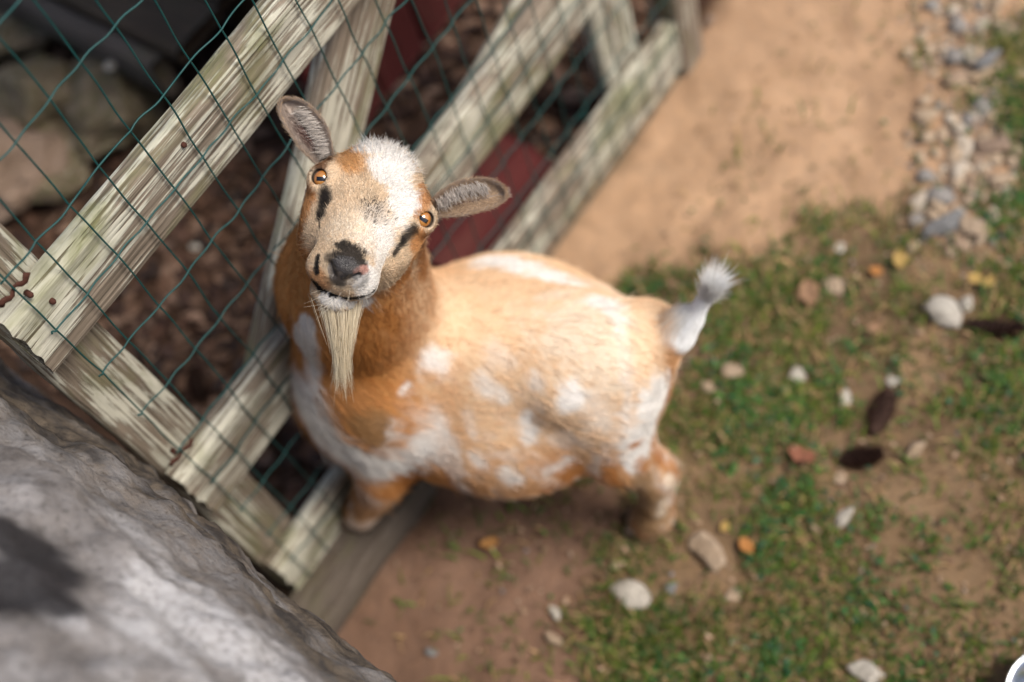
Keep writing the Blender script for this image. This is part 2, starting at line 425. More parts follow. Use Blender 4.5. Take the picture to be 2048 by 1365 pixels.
for j in range(13):
    nodes = [np.array([VX[i] + JX[i, j], YF - .0075, HZ[j] + JZ[i, j]]) for i in range(23)]
    nodes = [nodes[0] - [.006, 0, 0]] + nodes + [nodes[-1] + [.006, 0, 0]]
    v, f = tube_np(wire_path(nodes, .0016 if j != 9 else .0032, 2) - GL, .0011, 6)
    link('wire', mesh_np('wire', v, f), M['wire'], mesh_e)

po = board('fence_post', (1.275, 1.005, -.03), (1.27, 1.005, 1.30), .062, .06, FR, M['gate_wood'], None, 11)
tag(po, 'slim weathered square post standing past the end of the gate', 'fence post')
sl = board('ground_timber', (.03, .950, .012), (.50, .950, .012), .078, .085, (0, 0, 1), M['sill_wood'], None, 12)
tag(sl, 'grey brown timber half sunk in earth under the gate', 'timber')

# ------------------------------------------------------------------ behind the gate
shed = empty('red_shed', (1.2, 1.4, 0), 'dark red plank shed wall with added shade board behind gate', 'shed')
for k in range(7):
    xx = .80 + .125 * k + .06
    board('plank', (xx, 1.40 + .002 * (k % 2), .09), (xx, 1.40 + .002 * (k % 2), 1.18), .121, .024, FR, M['red_wood'], shed, 30 + k)
board('added_shade_board', (.80, 1.60, 1.24), (2.2, 1.60, 1.24), .46, .03, (0, -.1, 1), M['dark_wood'], shed, 42)  # added out of view to keep sun and sky off the back
rb = board('red_board', at_z(905, 560, .03), at_z(1082, 318, .03) , .10, .03, (0, -.35, 1), M['red_wood'], None, 44)
tag(rb, 'chipped red painted board lying on leaf litter against the gate', 'board')
rb2 = board('red_board', at_z(880, 520, .05) + [0, .04, 0], at_z(1050, 290, .05) + [0, .04, 0], .09, .03, (0, -.5, 1), M['red_wood'], None, 45)
tag(rb2, 'red painted board wedged between another red board and shed wall', 'board')
# dark timber platform in the back
plat = empty('timber_platform', (.9, 2.1, 0), 'dark weathered plank platform behind the gate, beside mossy rocks', 'platform')
pz = .22
e0, e1 = at_z(40, -12, pz), at_z(300, 122, pz)
dirp = (e1 - e0) / np.linalg.norm(e1 - e0); nrm = np.array([-dirp[1], dirp[0], 0]); nrm = nrm if nrm[0] > 0 else -nrm
board('edge_beam', e0 - dirp * .6 - [0, 0, .035], e1 + dirp * .02 - [0, 0, .035], .035, .09, (0, 0, 1), M['sill_wood'], plat, 50)
for k in range(4):
    q = nrm * (.085 + .125 * k)
    board('plank', e0 + q - dirp * .6 + [0, 0, .004], e1 + q + dirp * (.05 - .01 * k) + [0, 0, .004], .12, .03, (0, 0, 1), M['dark_wood'], plat, 52 + k)
for t in (.1, .9):
    c = e0 + (e1 - e0) * t + nrm * .25
    board('support_leg', (c[0], c[1], -.02), (c[0], c[1], pz - .012), .08, .08, FR, M['dark_wood'], plat, 60)

def rock_mesh(name, r, seed, squash=(1, 1, .6), rough=.35, sub=3, sharp=0.0):
    bm = bmesh.new(); bmesh.ops.create_icosphere(bm, subdivisions=sub, radius=1.0)
    v = np.array([x.co for x in bm.verts]); f = [[q.index for q in p.verts] for p in bm.faces]; bm.free()
    rg = np.random.default_rng(seed)
    for _ in range(int(6 + 10 * sharp)):                       # chip flat facets
        n = rg.normal(size=3); n /= np.linalg.norm(n); d = rg.uniform(.55 - .12 * sharp, .88)
        e = np.maximum(v @ n - d, 0); v = v - e[:, None] * n * .9
    nrm_ = v / np.linalg.norm(v, axis=1)[:, None]
    v = v + nrm_ * (rough * (fbm(v * 1.3 + seed, 3, seed) - .5) + .2 * (fbm(v * 4 + seed, 4, seed + 1) - .5))[:, None]
    v = v * np.array(squash) * r
    return mesh_np(name, v, np.array(f), True)
def stone(name, pos, r, mat, label, cat='stone', seed=1, squash=(1, 1, .6), rot=0.0, group=None, sub=3, sink=.25, sharp=.4, tilt=0.0):
    o = link(name, rock_mesh(name, r, seed, squash, .35, sub, sharp), mat)
    z = ground_z(np.array([pos[0]]), np.array([pos[1]]))[0] if len(pos) < 3 else pos[2]
    o.location = (pos[0], pos[1], z + r * squash[2] * (1 - sink)); o.rotation_euler = (tilt, 0, rot); OCC.append((pos[0], pos[1], r * (1 + squash[1]) * .5))
    return tag(o, label, cat, group)
for i, (px, py, z, r, sq, lab, mt) in enumerate([
        (75, 190, .10, .125, (1, .85, .8), 'pale topped mossy rock behind gate beside the plank platform', 'stone_moss'),
        (215, 235, .06, .125, (1, .9, .75), 'mossy brown rock with a white fleck behind the gate', 'stone_moss'),
        (20, 360, .05, .13, (1, .9, .7), 'dark mossy rock behind the gate above the stile', 'stone_brown'),
        (120, 330, .02, .10, (1, 1, .6), 'small brown rock wedged among mossy rocks behind gate', 'stone_moss'),
        (30, 20, .10, .13, (1, .9, .7), 'shadowed rock behind the plank platform', 'stone_moss')]):
    stone('rock', at_z(px, py, z)[:2], r, M[mt], lab, 'rock', 100 + i, sq, i * 1.1, sub=5, sink=.15)
p_ = at_z(210, 117, .2)
stone('pebble', (p_[0], p_[1], .175), .013, M['stone_pale'], 'tiny white pebble lying on a mossy rock', 'pebble', 3, (1, 1, .6), sub=2)

# leaf litter behind the gate: uncountable, one object
def scatter_leaves(n, region, size, palette, seed, lift=.02):
    rg = np.random.default_rng(seed); vs = []; fs = []; cs = []
    pos = region(rg, n)
    for k in range(len(pos)):
        x, y, z = pos[k]; L = rg.uniform(*size); wd = L * rg.uniform(.35, .65); a = rg.uniform(0, 6.28)
        M3 = (Matrix.Rotation(a, 3, 'Z') @ Matrix.Rotation(rg.normal(0, .35), 3, 'X') @ Matrix.Rotation(rg.normal(0, .3), 3, 'Y'))
        cu = rg.uniform(-.2, .35) * L
        loc = [(-L / 2, 0, 0), (-L * .2, -wd / 2, cu * .5), (L * .2, -wd * .42, cu * .5), (L / 2, 0, cu * .3), (L * .2, wd * .42, cu * .5), (-L * .2, wd / 2, cu * .5), (0, 0, 0)]
        b = len(vs); zz = z + rg.uniform(.003, lift)
        for l in loc:
            w = M3 @ Vector(l); vs.append((x + w.x, y + w.y, zz + w.z))
        fs += [(b, b + 1, b + 6), (b + 1, b + 2, b + 6), (b + 2, b + 3, b + 6), (b + 3, b + 4, b + 6), (b + 4, b + 5, b + 6), (b + 5, b, b + 6)]
        c = np.array(palette[rg.integers(len(palette))]) * rg.uniform(.6, 1.3)
        cs += [c] * 7
    return np.array(vs), np.array(fs), np.array(cs)
BR = [(.075, .038, .024), (.10, .052, .031), (.055, .029, .021), (.14, .08, .05), (.04, .025, .019), (.22, .135, .09)]  # leaf browns, deepened to put the shade behind the gate into them
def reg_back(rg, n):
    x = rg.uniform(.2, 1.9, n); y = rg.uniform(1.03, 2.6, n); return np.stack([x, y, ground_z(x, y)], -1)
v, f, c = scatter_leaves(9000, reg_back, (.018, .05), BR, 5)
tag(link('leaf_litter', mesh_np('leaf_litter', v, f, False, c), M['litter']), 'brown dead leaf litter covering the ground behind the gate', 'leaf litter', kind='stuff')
for i, (px, py, r, mt, lab) in enumerate([(1165, 225, .020, 'green', 'green glassy fragment on leaf litter behind the gate'), (1117, 246, .014, 'stone_slate', 'dark slate chip beside the green fragment behind gate'),
        (1150, 185, .030, 'stone_brown', 'rounded pinkish stone above the green fragment behind gate'), (1070, 332, .024, 'stone_slate', 'grey stone at end of red board behind gate'),
        (1120, 268, .018, 'stone_tan', 'tan pebble behind gate below the slate chip'), (378, 478, .012, 'stone_pale', 'white pebble on leaf litter behind gate'),
        (1098, 300, .016, 'stone_tan', 'tan pebble between grey stone and gate bottom rail')]):
    if mt == 'green': M['green'] = m_simple('green_fragment', (.02, .22, .13), .25, .6, .3, 60, .1)
    stone('fragment' if mt == 'green' else 'stone', at_z(px, py, .03)[:2], r, M[mt], lab, 'fragment' if mt == 'green' else 'stone', 200 + i, (1, .7, .5), i, sub=2)

# ------------------------------------------------------------------ grass, stones, leaves, cones in front of the gate
# single stones
ST = [  # px, py, length px, width px, angle, material, label
    (1885, 632, 78, 62, .5, 'stone_pale', 'pale pinkish wedge shaped stone in grass next to a pine cone'),
    (1932, 605, 40, 30, 1.0, 'stone_pale', 'small whitish stone touching the wedge shaped stone'),
    (1977, 120, 72, 34, 2.3, 'stone_slate', 'flat blue grey slate slab in the rubble'),
    (1985, 292, 66, 58, 1.0, 'stone_brown', 'large reddish brown angular stone in the rubble'),
    (2000, 360, 60, 46, 2.4, 'stone_tan', 'tan rounded stone touching the reddish brown angular stone'),
    (1595, 742, 44, 34, 1.4, 'stone_pale', 'cream oval pebble in grass behind the goat'),
    (1687, 1040, 58, 28, 2.2, 'stone_pale', 'long white stone sliver in the grass'),
    (1262, 1188, 84, 52, .6, 'stone_pale', 'flat pale angular stone in grass below the hind hoof'),
    (1340, 1175, 36, 30, .2, 'stone_slate', 'small bluish white pebble beside the flat pale stone'),
    (1108, 1222, 42, 20, .9, 'stone_pale', 'cream oblong pebble on bare brown earth'),
    (1105, 1276, 44, 22, .5, 'stone_tan', 'tan oblong pebble on bare earth beside cream pebble'),
    (1415, 1108, 92, 66, .8, 'stone_tan', 'flat olive tan slab half buried in grass behind the hoof'),
    (1466, 738, 56, 30, .2, 'stone_tan', 'flat tan stone in grass below the tail'),
    (1412, 768, 34, 26, .2, 'stone_tan', 'small tan stone beside the goat rump'),
    (1692, 790, 36, 28, 1.2, 'stone_pale', 'pinkish cream pebble in grass beside a pine cone'),
    (1788, 757, 30, 26, .4, 'stone_pale', 'round white pebble above the upright pine cone'),
    (1682, 490, 22, 26, .4, 'stone_pale', 'tiny white pebble at edge of sand and grass'),
    (1668, 565, 48, 40, .9, 'stone_tan', 'tan stone in thin grass near the sand edge'),
    (1890, 445, 88, 40, 2.6, 'stone_slate', 'blue grey slate piece at the edge of the rubble'),
    (1945, 452, 60, 52, .9, 'stone_tan', 'tan stone at edge of rubble beside slate piece'),
    (1468, 1278, 18, 18, .1, 'stone_pale', 'tiny white pebble in the dark earth among grass'),
    (1488, 1297, 17, 15, .1, 'stone_pale', 'tiny cream pebble beside a tiny white pebble'),
    (1735, 1342, 70, 52, .3, 'stone_pale', 'pale crumbly stone in dark grass near the metal bowl'),
    (1683, 955, 26, 24, .3, 'stone_tan', 'peach coloured pebble between two pine cones'),
    (1830, 900, 60, 26, 2.5, 'stone_tan', 'broken tan stone in grass next to a dark pine cone'),
    (858, 1302, 30, 18, .2, 'stone_slate', 'grey pebble on bare earth beside the boulder'),
    (1230, 1130, 26, 18, .8, 'stone_tan', 'small tan chip on earth by the flat pale stone'),
    (1465, 1190, 30, 32, .8, 'stone_tan', 'tan pebble in grass below the olive tan slab'),
    (1630, 1060, 24, 20, .8, 'stone_tan', 'small brown pebble touching the long white sliver'),
    (1420, 35, 40, 22, 2.0, 'stone_brown', 'dark pebble on sand beside the slim post'),
]
for i, (px, py, l, w, an, mt, lab) in enumerate(ST):
    p = at_z(px, py, .01); d = np.linalg.norm(CAM - p)
    L = l / F * d / 2; r = w / l
    # orientation: the image angle turned into a ground direction
    q = at_z(px + 20 * math.cos(an), py + 20 * math.sin(an), .01) - p
    stone('stone', p[:2], L * 1.12, M[mt], lab, 'stone', 300 + i, (1, r, .42), math.atan2(q[1], q[0]), sub=3, sink=.2, sharp=.8)
# rubble strip along the sand: countable stones that only their place tells apart, then fine gravel
rgr = np.random.default_rng(15); cnt = 0
RUB = {k: m_simple('rubble_' + k, c, .9, .2, .3, 2.5, .5) for k, c in dict(tan=(.36, .27, .185), brown=(.27, .19, .13), pale=(.44, .37, .29), grey=(.22, .20, .18)).items()}
protos = [rock_mesh('rubble_stone', 1.0, 500 + k, (1, rgr.uniform(.6, .95), rgr.uniform(.45, .7)), .4, 2, .8) for k in range(9)]
for k in range(9): protos[k].materials.append(RUB[['tan', 'brown', 'tan', 'pale', 'tan', 'grey', 'brown', 'tan', 'tan'][k]])
for k in range(600):
    t = rgr.random(); cxp = 1930 + 60 * math.sin(t * 2.2) - 50 * t; cyp = -30 + 520 * t
    px = cxp + rgr.normal(0, 72); py = cyp + rgr.normal(0, 25)
    if px < 1800 or px > 2075: continue
    p = at_z(px, py, 0); r = rgr.uniform(.008, .020) * (1.55 if rgr.random() < .15 else 1)
    o = bpy.data.objects.new('rubble_stone', protos[k % 9]); COL.objects.link(o)
    o.location = (p[0], p[1], ground_z(p[:1], p[1:2])[0] + r * .12); o.scale = (r, r, r); o.rotation_euler = (rgr.normal(0, .25), rgr.normal(0, .25), rgr.uniform(0, 6.28))
    kd = ['tan', 'brown', 'tan', 'pale', 'tan', 'grey', 'brown', 'tan', 'tan'][k % 9]
    tag(o, 'broken %s stone in the strip of rubble along the sand' % kd, 'stone', '%s rubble stones along the sand' % kd); cnt += 1
    if cnt >= 220: break
# fine gravel: stuff
def gravel(n, region, size, palette, seed):
    rg = np.random.default_rng(seed); pos = region(rg, n); n = len(pos)
    base = np.array([[0, 0, 1], [1, 0, 0], [0, 1, 0], [-1, 0, 0], [0, -1, 0], [0, 0, -1]], float)
    ff = np.array([[0, 1, 2], [0, 2, 3], [0, 3, 4], [0, 4, 1], [5, 2, 1], [5, 3, 2], [5, 4, 3], [5, 1, 4]])
    r = rg.uniform(size[0], size[1], n) ** 1.0
    a = rg.uniform(0, 6.28, n); ca, sa = np.cos(a), np.sin(a)
    V = base[None] * rg.uniform(.6, 1.2, (n, 6, 1)) * r[:, None, None] * np.array([1, .75, .55])
    X = V[..., 0] * ca[:, None] - V[..., 1] * sa[:, None]; Yy = V[..., 0] * sa[:, None] + V[..., 1] * ca[:, None]
    V = np.stack([X, Yy, V[..., 2]], -1) + pos[:, None]
    fs = (ff[None] + np.arange(n)[:, None, None] * 6).reshape(-1, 3)
    c = np.array(palette)[rg.integers(len(palette), size=n)] * rg.uniform(.7, 1.25, (n, 1))
    return V.reshape(-1, 3), fs, np.repeat(c, 6, 0)
def reg_gravel(rg, n):
    t = rg.random(n); px = 1920 + 80 * np.sin(t * 2.2) - 60 * t + rg.normal(0, 62, n); py = -60 + 560 * t + rg.normal(0, 25, n)
    P = np.array([at_z(a, b, 0) for a, b in zip(px, py) if a > 1770])
    P2 = np.stack([rg.uniform(.3, 2, n // 2), rg.uniform(-.4, .93, n // 2), np.zeros(n // 2)], -1)
    s_ = ground_masks(P2[:, 0], P2[:, 1])[0]; P2 = P2[s_ < .3]
    P = np.concatenate([P, P2]); P[:, 2] = ground_z(P[:, 0], P[:, 1]) + .001
    return P
v, f, c = gravel(1600, reg_gravel, (.002, .006), [(.36, .26, .17), (.42, .33, .24), (.24, .17, .12), (.5, .42, .33), (.25, .25, .26)], 17)
tag(link('gravel', mesh_np('gravel', v, f, True, c), M['litter']), 'fine loose gravel among the rubble and turf', 'gravel', kind='stuff')

# fallen leaves, one by one
def fallen_leaf(px, py, L, col, label, seed, ang=0.0, group=None):
    p = at_z(px, py, .012)
    rg = np.random.default_rng(seed); n = 10; m = 7; vs = []; cs = []
    for i in range(n):
        t = i / (n - 1); wd = .36 * L * (math.sin(math.pi * (t * .96 + .02)) ** .75) * (1 + .18 * math.sin(t * 19 + seed))
        for j in range(m):
            s_ = (j / (m - 1) - .5) * 2
            vs.append(((t - .5) * L, s_ * wd, .25 * L * (s_ * s_ * .35 + .5 * (t - .5) ** 2) + .03 * L * math.sin(s_ * 7 + t * 9)))
            cs.append(np.array(col) * (.75 + .4 * rg.random()) * (.7 if j == 3 else 1))
    f = [(i * m + j, i * m + j + 1, (i + 1) * m + j + 1, (i + 1) * m + j) for i in range(n - 1) for j in range(m - 1)]
    o = link('fallen_leaf', mesh_np('fallen_leaf', np.array(vs), f, True, np.array(cs)), M['litter'])
    o.location = (p[0], p[1], ground_z(p[:1], p[1:2])[0] + .014); o.rotation_euler = (rg.normal(0, .2), rg.normal(0, .2), ang)
    OCC.append((p[0], p[1], L * .45))
    sm = o.modifiers.new('thick', 'SOLIDIFY'); sm.thickness = .0006
    tag(o, label, 'leaf', group)
OR, YE, BN = (.42, .18, .05), (.44, .29, .09), (.28, .16, .09)
for i, (px, py, L, c, lab) in enumerate([(1800, 520, .032, YE, 'yellow orange fallen leaf in grass near the rubble'), (1950, 560, .026, YE, 'yellow leaf beside a second yellow leaf, by the wedge shaped stone'),
        (1978, 566, .024, YE, 'small yellow leaf beside a yellow leaf, nearer the grass edge'), (1492, 1092, .028, OR, 'bright orange fallen leaf beside the olive tan slab'),
        (980, 1090, .030, (.45, .22, .07), 'orange brown leaf on bare earth under the goat'), (1617, 583, .046, BN, 'long brown curled leaf in grass beyond the tail'),
        (1752, 540, .022, OR, 'small orange brown leaf left of the yellow orange leaf'.replace('left of', 'next to')), (1450, 1055, .018, YE, 'tiny yellow leaf above the olive tan slab'),
        (1605, 917, .048, (.30, .12, .07), 'long reddish brown leaf in the grass near pine cones'), (1748, 655, .024, BN, 'pale brown leaf in grass between stones and the tail')]):
    fallen_leaf(px, py, L, c, lab, 40 + i, i * 1.3 + .4)

# pine cones with scales
def pine_cone(px, py, L, Wd, imgang, label, seed, col=(.12, .068, .05)):
    p = at_z(px, py, .015); q = at_z(px + 20 * math.cos(imgang), py + 20 * math.sin(imgang), .015) - p
    N_ = 120; vs = []; fs = []; cs = []; rg = np.random.default_rng(seed)
    for k in range(N_):
        t = (k + .5) / N_; a = k * 2.39996; R_ = Wd / 2 * (math.sin(math.pi * (.08 + .86 * t)) ** .7)
        ax = (t - .5) * L; ln = Wd * .30; w = Wd * .17
        rad = np.array([0, math.cos(a), math.sin(a)]); tan = np.array([0, -math.sin(a), math.cos(a)]); fw = np.array([1., 0, 0])
        b0 = fw * ax + rad * R_ * .45; tp = fw * (ax + ln * .6) + rad * (R_ + ln * .42); up = (rad * .6 - fw * .3) * .0018
        b = len(vs)
        vs += [b0 - tan * w * .5, b0 + tan * w * .5, (b0 + tp) / 2 + tan * w + up * 0, tp + up, (b0 + tp) / 2 - tan * w, tp - rad * .003 - fw * .002]
        fs += [(b, b + 1, b + 2), (b, b + 2, b + 4), (b + 2, b + 3, b + 4), (b + 2, b + 5, b + 3), (b + 4, b + 3, b + 5)]
        cc = np.array(col) * rg.uniform(.6, 1.3); cs += [cc * .5, cc * .5, cc, cc * 2.3, cc, cc]
    o = link('pine_cone', mesh_np('pine_cone', np.array(vs), np.array(fs), False, np.array(cs)), M['litter'])
    cv, cf = tube_np([(x_, 0, 0) for x_ in np.linspace(-L * .48, L * .45, 8)], [Wd * .5 * w_ for w_ in (.3, .55, .62, .62, .58, .5, .36, .12)], 10)
    core = link('cone_core', mesh_np('cone_core', cv, cf, True, np.tile(np.array(col) * .5, (len(cv), 1))), M['litter'], o)
    o.location = (p[0], p[1], ground_z(p[:1], p[1:2])[0] + Wd * .42); o.rotation_euler = (seed, 0, math.atan2(q[1], q[0]))
    for t_ in (-.3, 0, .3): OCC.append((p[0] + q[0] / np.linalg.norm(q) * L * t_, p[1] + q[1] / np.linalg.norm(q) * L * t_, Wd * .6))
    tag(o, label, 'pine cone')
pine_cone(1985, 657, .085, .034, .05, 'dark pine cone lying in grass beside the wedge shaped stone', 1)
pine_cone(1762, 822, .075, .034, -1.2, 'dark open pine cone in grass below a round white pebble', 2)
pine_cone(1722, 912, .060, .034, -.2, 'dark squat pine cone in grass beside the broken tan stone', 3)
pine_cone(395, 770, .08, .036, 1.3, 'shadowed pine cone on leaf litter behind the gate', 4)

# metal bowl at the frame corner
def bowl():
    p = at_z(2104, 1416, .0); R_ = .062
    prof = [(.001, .006), (.040, .006), (.050, .02), (.056, .045), (.062, .058), (.066, .058), (.064, .050), (.058, .030), (.052, .012), (.042, .001), (.001, .001)]
    n = 48; vs = [(r_ * math.cos(2 * math.pi * i / n), r_ * math.sin(2 * math.pi * i / n), z_) for r_, z_ in prof for i in range(n)]
    f = [(k * n + i, k * n + (i + 1) % n, (k + 1) * n + (i + 1) % n, (k + 1) * n + i) for k in range(len(prof) - 1) for i in range(n)]
    o = link('metal_bowl', mesh_np('metal_bowl', np.array(vs), f), M['bowl']); o.location = (p[0], p[1], .004)
    tag(o, 'small shiny steel feeding bowl standing in the dark grass', 'bowl')
M['bowl'] = m_simple('bowl_steel', (.75, .78, .82), .18, .5, .05, 20, 0, 1.0)
bowl()

# turf grows round the stones, leaves and cones
def grass_density(x, y):
    sand, soil, back = ground_masks(x, y)
    p = np.stack([x, y, 0 * x], -1)
    cl = .04 + .78 * sstep(.34, .64, fbm(p * 6, 4, 77)) + .25 * sstep(.36, .64, fbm(p * 26, 3, 78))
    front = 1 - sstep(.80, .95, y)
    for (ox, oy, orr) in OCC: cl = cl * sstep(.75, 1.1, np.hypot(x - ox, y - oy) / orr)
    return np.clip(cl * (1 - .97 * sand) * (1 - .93 * soil) * front * (1 - back), 0, 1)
def make_grass():
    rg = np.random.default_rng(11)
    n = 330000; x = rg.uniform(.15, 1.95, n); y = rg.uniform(-.5, .93, n)
    keep = rg.random(n) < grass_density(x, y) * .46; x, y = x[keep], y[keep]; n = len(x)
    z = ground_z(x, y); L = rg.uniform(.010, .030, n) * (.7 + .8 * fbm(np.stack([x, y, 0 * x], -1) * 6, 2, 90)); w = rg.uniform(.0009, .0022, n)
    a = rg.uniform(0, 6.283, n); lean = rg.uniform(.35, 1.35, n)
    d = np.stack([np.cos(a), np.sin(a), 0 * a], -1); s = np.stack([-np.sin(a), np.cos(a), 0 * a], -1)
    b = np.stack([x, y, z - .002], -1)
    mid = b + d * (L * .35 * lean)[:, None] + np.array([0, 0, 1]) * (L * .62)[:, None]
    tip = b + d * (L * lean)[:, None] + np.array([0, 0, 1]) * (L * (.95 - .45 * lean))[:, None]
    v = np.stack([b - s * w[:, None], b + s * w[:, None], mid - s * w[:, None] * .8, mid + s * w[:, None] * .8, tip], 1).reshape(-1, 3)
    i = np.arange(n)[:, None] * 5
    f = np.concatenate([i + [0, 1, 3], i + [0, 3, 2], i + [2, 3, 4]], 0)
    t = rg.random(n); hue = fbm(np.stack([x, y, 0 * x], -1) * 5, 3, 91)
    g1, g2, g3, st = np.array([.058, .105, .013]), np.array([.115, .145, .019]), np.array([.032, .086, .018]), np.array([.27, .175, .08])
    c = np.where((t < .32)[:, None], g1, np.where((t < .52)[:, None], g2, np.where((t < .68)[:, None], g3, st)))
    c = c * rg.uniform(.6, 1.7, n)[:, None] * (.6 + .9 * hue)[:, None]
    return v, f, np.repeat(c, 5, 0)
v, f, c = make_grass()
tag(link('grass', mesh_np('grass', v, f, True, c), M['blade']), 'short patchy green grass growing in the brown earth', 'grass', kind='stuff')
# creeping broad-leaved weeds among the grass
rgc = np.random.default_rng(12)
def reg_weeds(rg, n):
    x = rg.uniform(.2, 2.0, n * 12); y = rg.uniform(-.5, .85, n * 12)
    p = np.stack([x, y, 0 * x], -1)
    k = rg.random(len(x)) < grass_density(x, y) * sstep(.50, .62, fbm(p * 9, 3, 99)); x, y = x[k][:n], y[k][:n]
    return np.stack([x, y, ground_z(x, y) + .004], -1)
v, f, c = scatter_leaves(9000, reg_weeds, (.006, .014), [(.04, .13, .03), (.07, .17, .03), (.03, .10, .045), (.05, .12, .02)], 13, .012)
tag(link('weeds', mesh_np('weeds', v, f, True, c), M['blade']), 'small broad leaved green weeds creeping among the grass', 'weeds', kind='stuff')
# dead crumbs among the turf
def reg_turf(rg, n):
    x = rg.uniform(.2, 2.0, n * 4); y = rg.uniform(-.5, .9, n * 4); s_, so_, b_ = ground_masks(x, y)
    k = rg.random(len(x)) < (1 - .95 * s_) * (1 - .6 * so_); x, y = x[k][:n], y[k][:n]
    return np.stack([x, y, ground_z(x, y)], -1)
v, f, c = scatter_leaves(4200, reg_turf, (.004, .013), [(.20, .12, .07), (.26, .165, .10), (.14, .08, .05), (.36, .25, .17), (.28, .19, .12)], 14, .016)
tag(link('leaf_crumbs', mesh_np('leaf_crumbs', v, f, False, c), M['litter']), 'dry leaf crumbs scattered through the turf', 'leaf litter', kind='stuff')


# ------------------------------------------------------------------ the goat
GO = np.array([.457, .818, 0.]); HF = np.array([-.521, .853, 0.]); HF /= np.linalg.norm(HF); HR = np.array([HF[1], -HF[0], 0.])
GM = np.array([HF, HR, [0, 0, 1.]])                   # rows: forward, right, up
def g2w(p): return GO + np.asarray(p, float) @ GM
def w2g(p): return (np.asarray(p, float) - GO) @ GM.T
HD = 1.50; HSC = HD / 1.60
HP = at_depth(745, 397, HD)                          # between the eyes
hv = CAM - HP; hv /= np.linalg.norm(hv)
hu = ROT @ np.array([.372, .93, 0.]); hu -= hv * (hu @ hv); hu /= np.linalg.norm(hu); he = np.cross(hu, hv)
AH = math.radians(32)
hx, hs, hn = -he, -hu * math.sin(AH) + hv * math.cos(AH), hu * math.cos(AH) + hv * math.sin(AH)
HM = np.array([hx, hs, hn])
def h2w(p): return HP + np.asarray(p, float) @ HM * HSC
def h2g(p): return w2g(h2w(p))
HMg = HM @ GM.T                                        # head axes in the goat frame

STEP = .0027
lo = np.array([-.42, -.22, -.004]); hi = np.array([.30, .27, .97])
dims = np.ceil((hi - lo) / STEP).astype(int)
FLD = np.full(dims, 1.0, np.float32)
axs = [lo[i] + STEP * np.arange(dims[i]) for i in range(3)]
def _box(c0, c1, pad):
    a = np.clip(((np.minimum(c0, c1) - pad - lo) / STEP).astype(int), 0, dims - 1)
    b = np.clip(((np.maximum(c0, c1) + pad - lo) / STEP).astype(int) + 1, 1, dims)
    sl = tuple(slice(a[i], b[i]) for i in range(3))
    P = np.stack(np.meshgrid(axs[0][sl[0]], axs[1][sl[1]], axs[2][sl[2]], indexing='ij'), -1).astype(np.float32)
    return sl, P
def _apply(sl, d, k, sub):
    a = FLD[sl]
    if sub:
        h = np.clip(.5 - .5 * (a + d) / k, 0, 1); FLD[sl] = a * (1 - h) - d * h + k * h * (1 - h)
    else:
        h = np.clip(.5 + .5 * (a - d) / k, 0, 1); FLD[sl] = a * (1 - h) + d * h - k * h * (1 - h)
def ell(c, r, k=.03, R=None, sub=False):
    c = np.array(c, float); r = np.array(r, float); m = max(r) + k + .012
    sl, P = _box(c, c, m); q = P - c.astype(np.float32)
    if R is not None: q = q @ np.asarray(R, np.float32).T
    k0 = np.sqrt(((q / r) ** 2).sum(-1)); k1 = np.sqrt(((q / r ** 2) ** 2).sum(-1)) + 1e-6
    _apply(sl, k0 * (k0 - 1) / k1, k, sub)
def cone(a, b, ra, rb, k=.03, sub=False):
    a = np.array(a, float); b = np.array(b, float); sl, P = _box(a, b, max(ra, rb) + k + .012)
    d = b - a; t = np.clip(((P - a.astype(np.float32)) @ d.astype(np.float32)) / (d @ d + 1e-9), 0, 1)
    q = P - (a + t[..., None] * d); _apply(sl, np.sqrt((q ** 2).sum(-1)) - (ra + (rb - ra) * t), k, sub)
def hell(c, r, k=.014, sub=False): ell(h2g(c), np.array(r) * HSC, k, HMg, sub)
def hcone(a, b, ra, rb, k=.014, sub=False): cone(h2g(a), h2g(b), ra * HSC, rb * HSC, k, sub)

# trunk
ell((-.060, .030, .312), (.215, .146, .160), .04)
ell((-.055, .038, .30), (.155, .168, .15), .04)
ell((.085, .022, .335), (.14, .118, .15), .05)
ell((.135, .015, .30), (.09, .095, .105), .05)
ell((-.195, -.008, .380), (.090, .080, .105), .05)
cone((-.215, -.006, .425), (.06, .02, .44), .058, .07, .05)
ell((-.165, -.060, .435), (.035, .030, .03), .03); ell((-.165, .045, .435), (.035, .030, .03), .03)
ell((.075, -.065, .405), (.055, .035, .075), .03)
# neck
nk = h2g((0, -.05, -.05))
cone((.10, .02, .40), (nk + [.10, .02, .44]) / 2 + [.018, 0, 0], .105, .080, .06)
cone((nk + [.10, .02, .44]) / 2 + [.018, 0, 0], nk, .082, .066, .05)
# legs (left = negative r)
def leg(pts, rad, k=.02):
    for (a, b, ra, rb) in zip(pts[:-1], pts[1:], rad[:-1], rad[1:]): cone(a, b, ra, rb, k)
leg([(.10, -.055, .34), (.125, -.075, .25), (.165, -.078, .165), (.200, -.078, .10), (.212, -.078, .082)], [.055, .038, .025, .021, .024])
leg([(.10, .09, .34), (.12, .10, .25), (.15, .10, .165), (.185, .10, .10), (.20, .10, .082)], [.07, .048, .027, .021, .024])
leg([(-.20, -.04, .37), (-.205, -.062, .27), (-.245, -.066, .185), (-.240, -.072, .10), (-.232, -.076, .05), (-.215, -.078, .02)], [.066, .047, .029, .021, .026, .028])
leg([(-.175, .045, .36), (-.165, .075, .27), (-.215, .09, .185), (-.205, .09, .10), (-.19, .09, .05), (-.175, .09, .02)], [.068, .052, .032, .023, .025, .026])
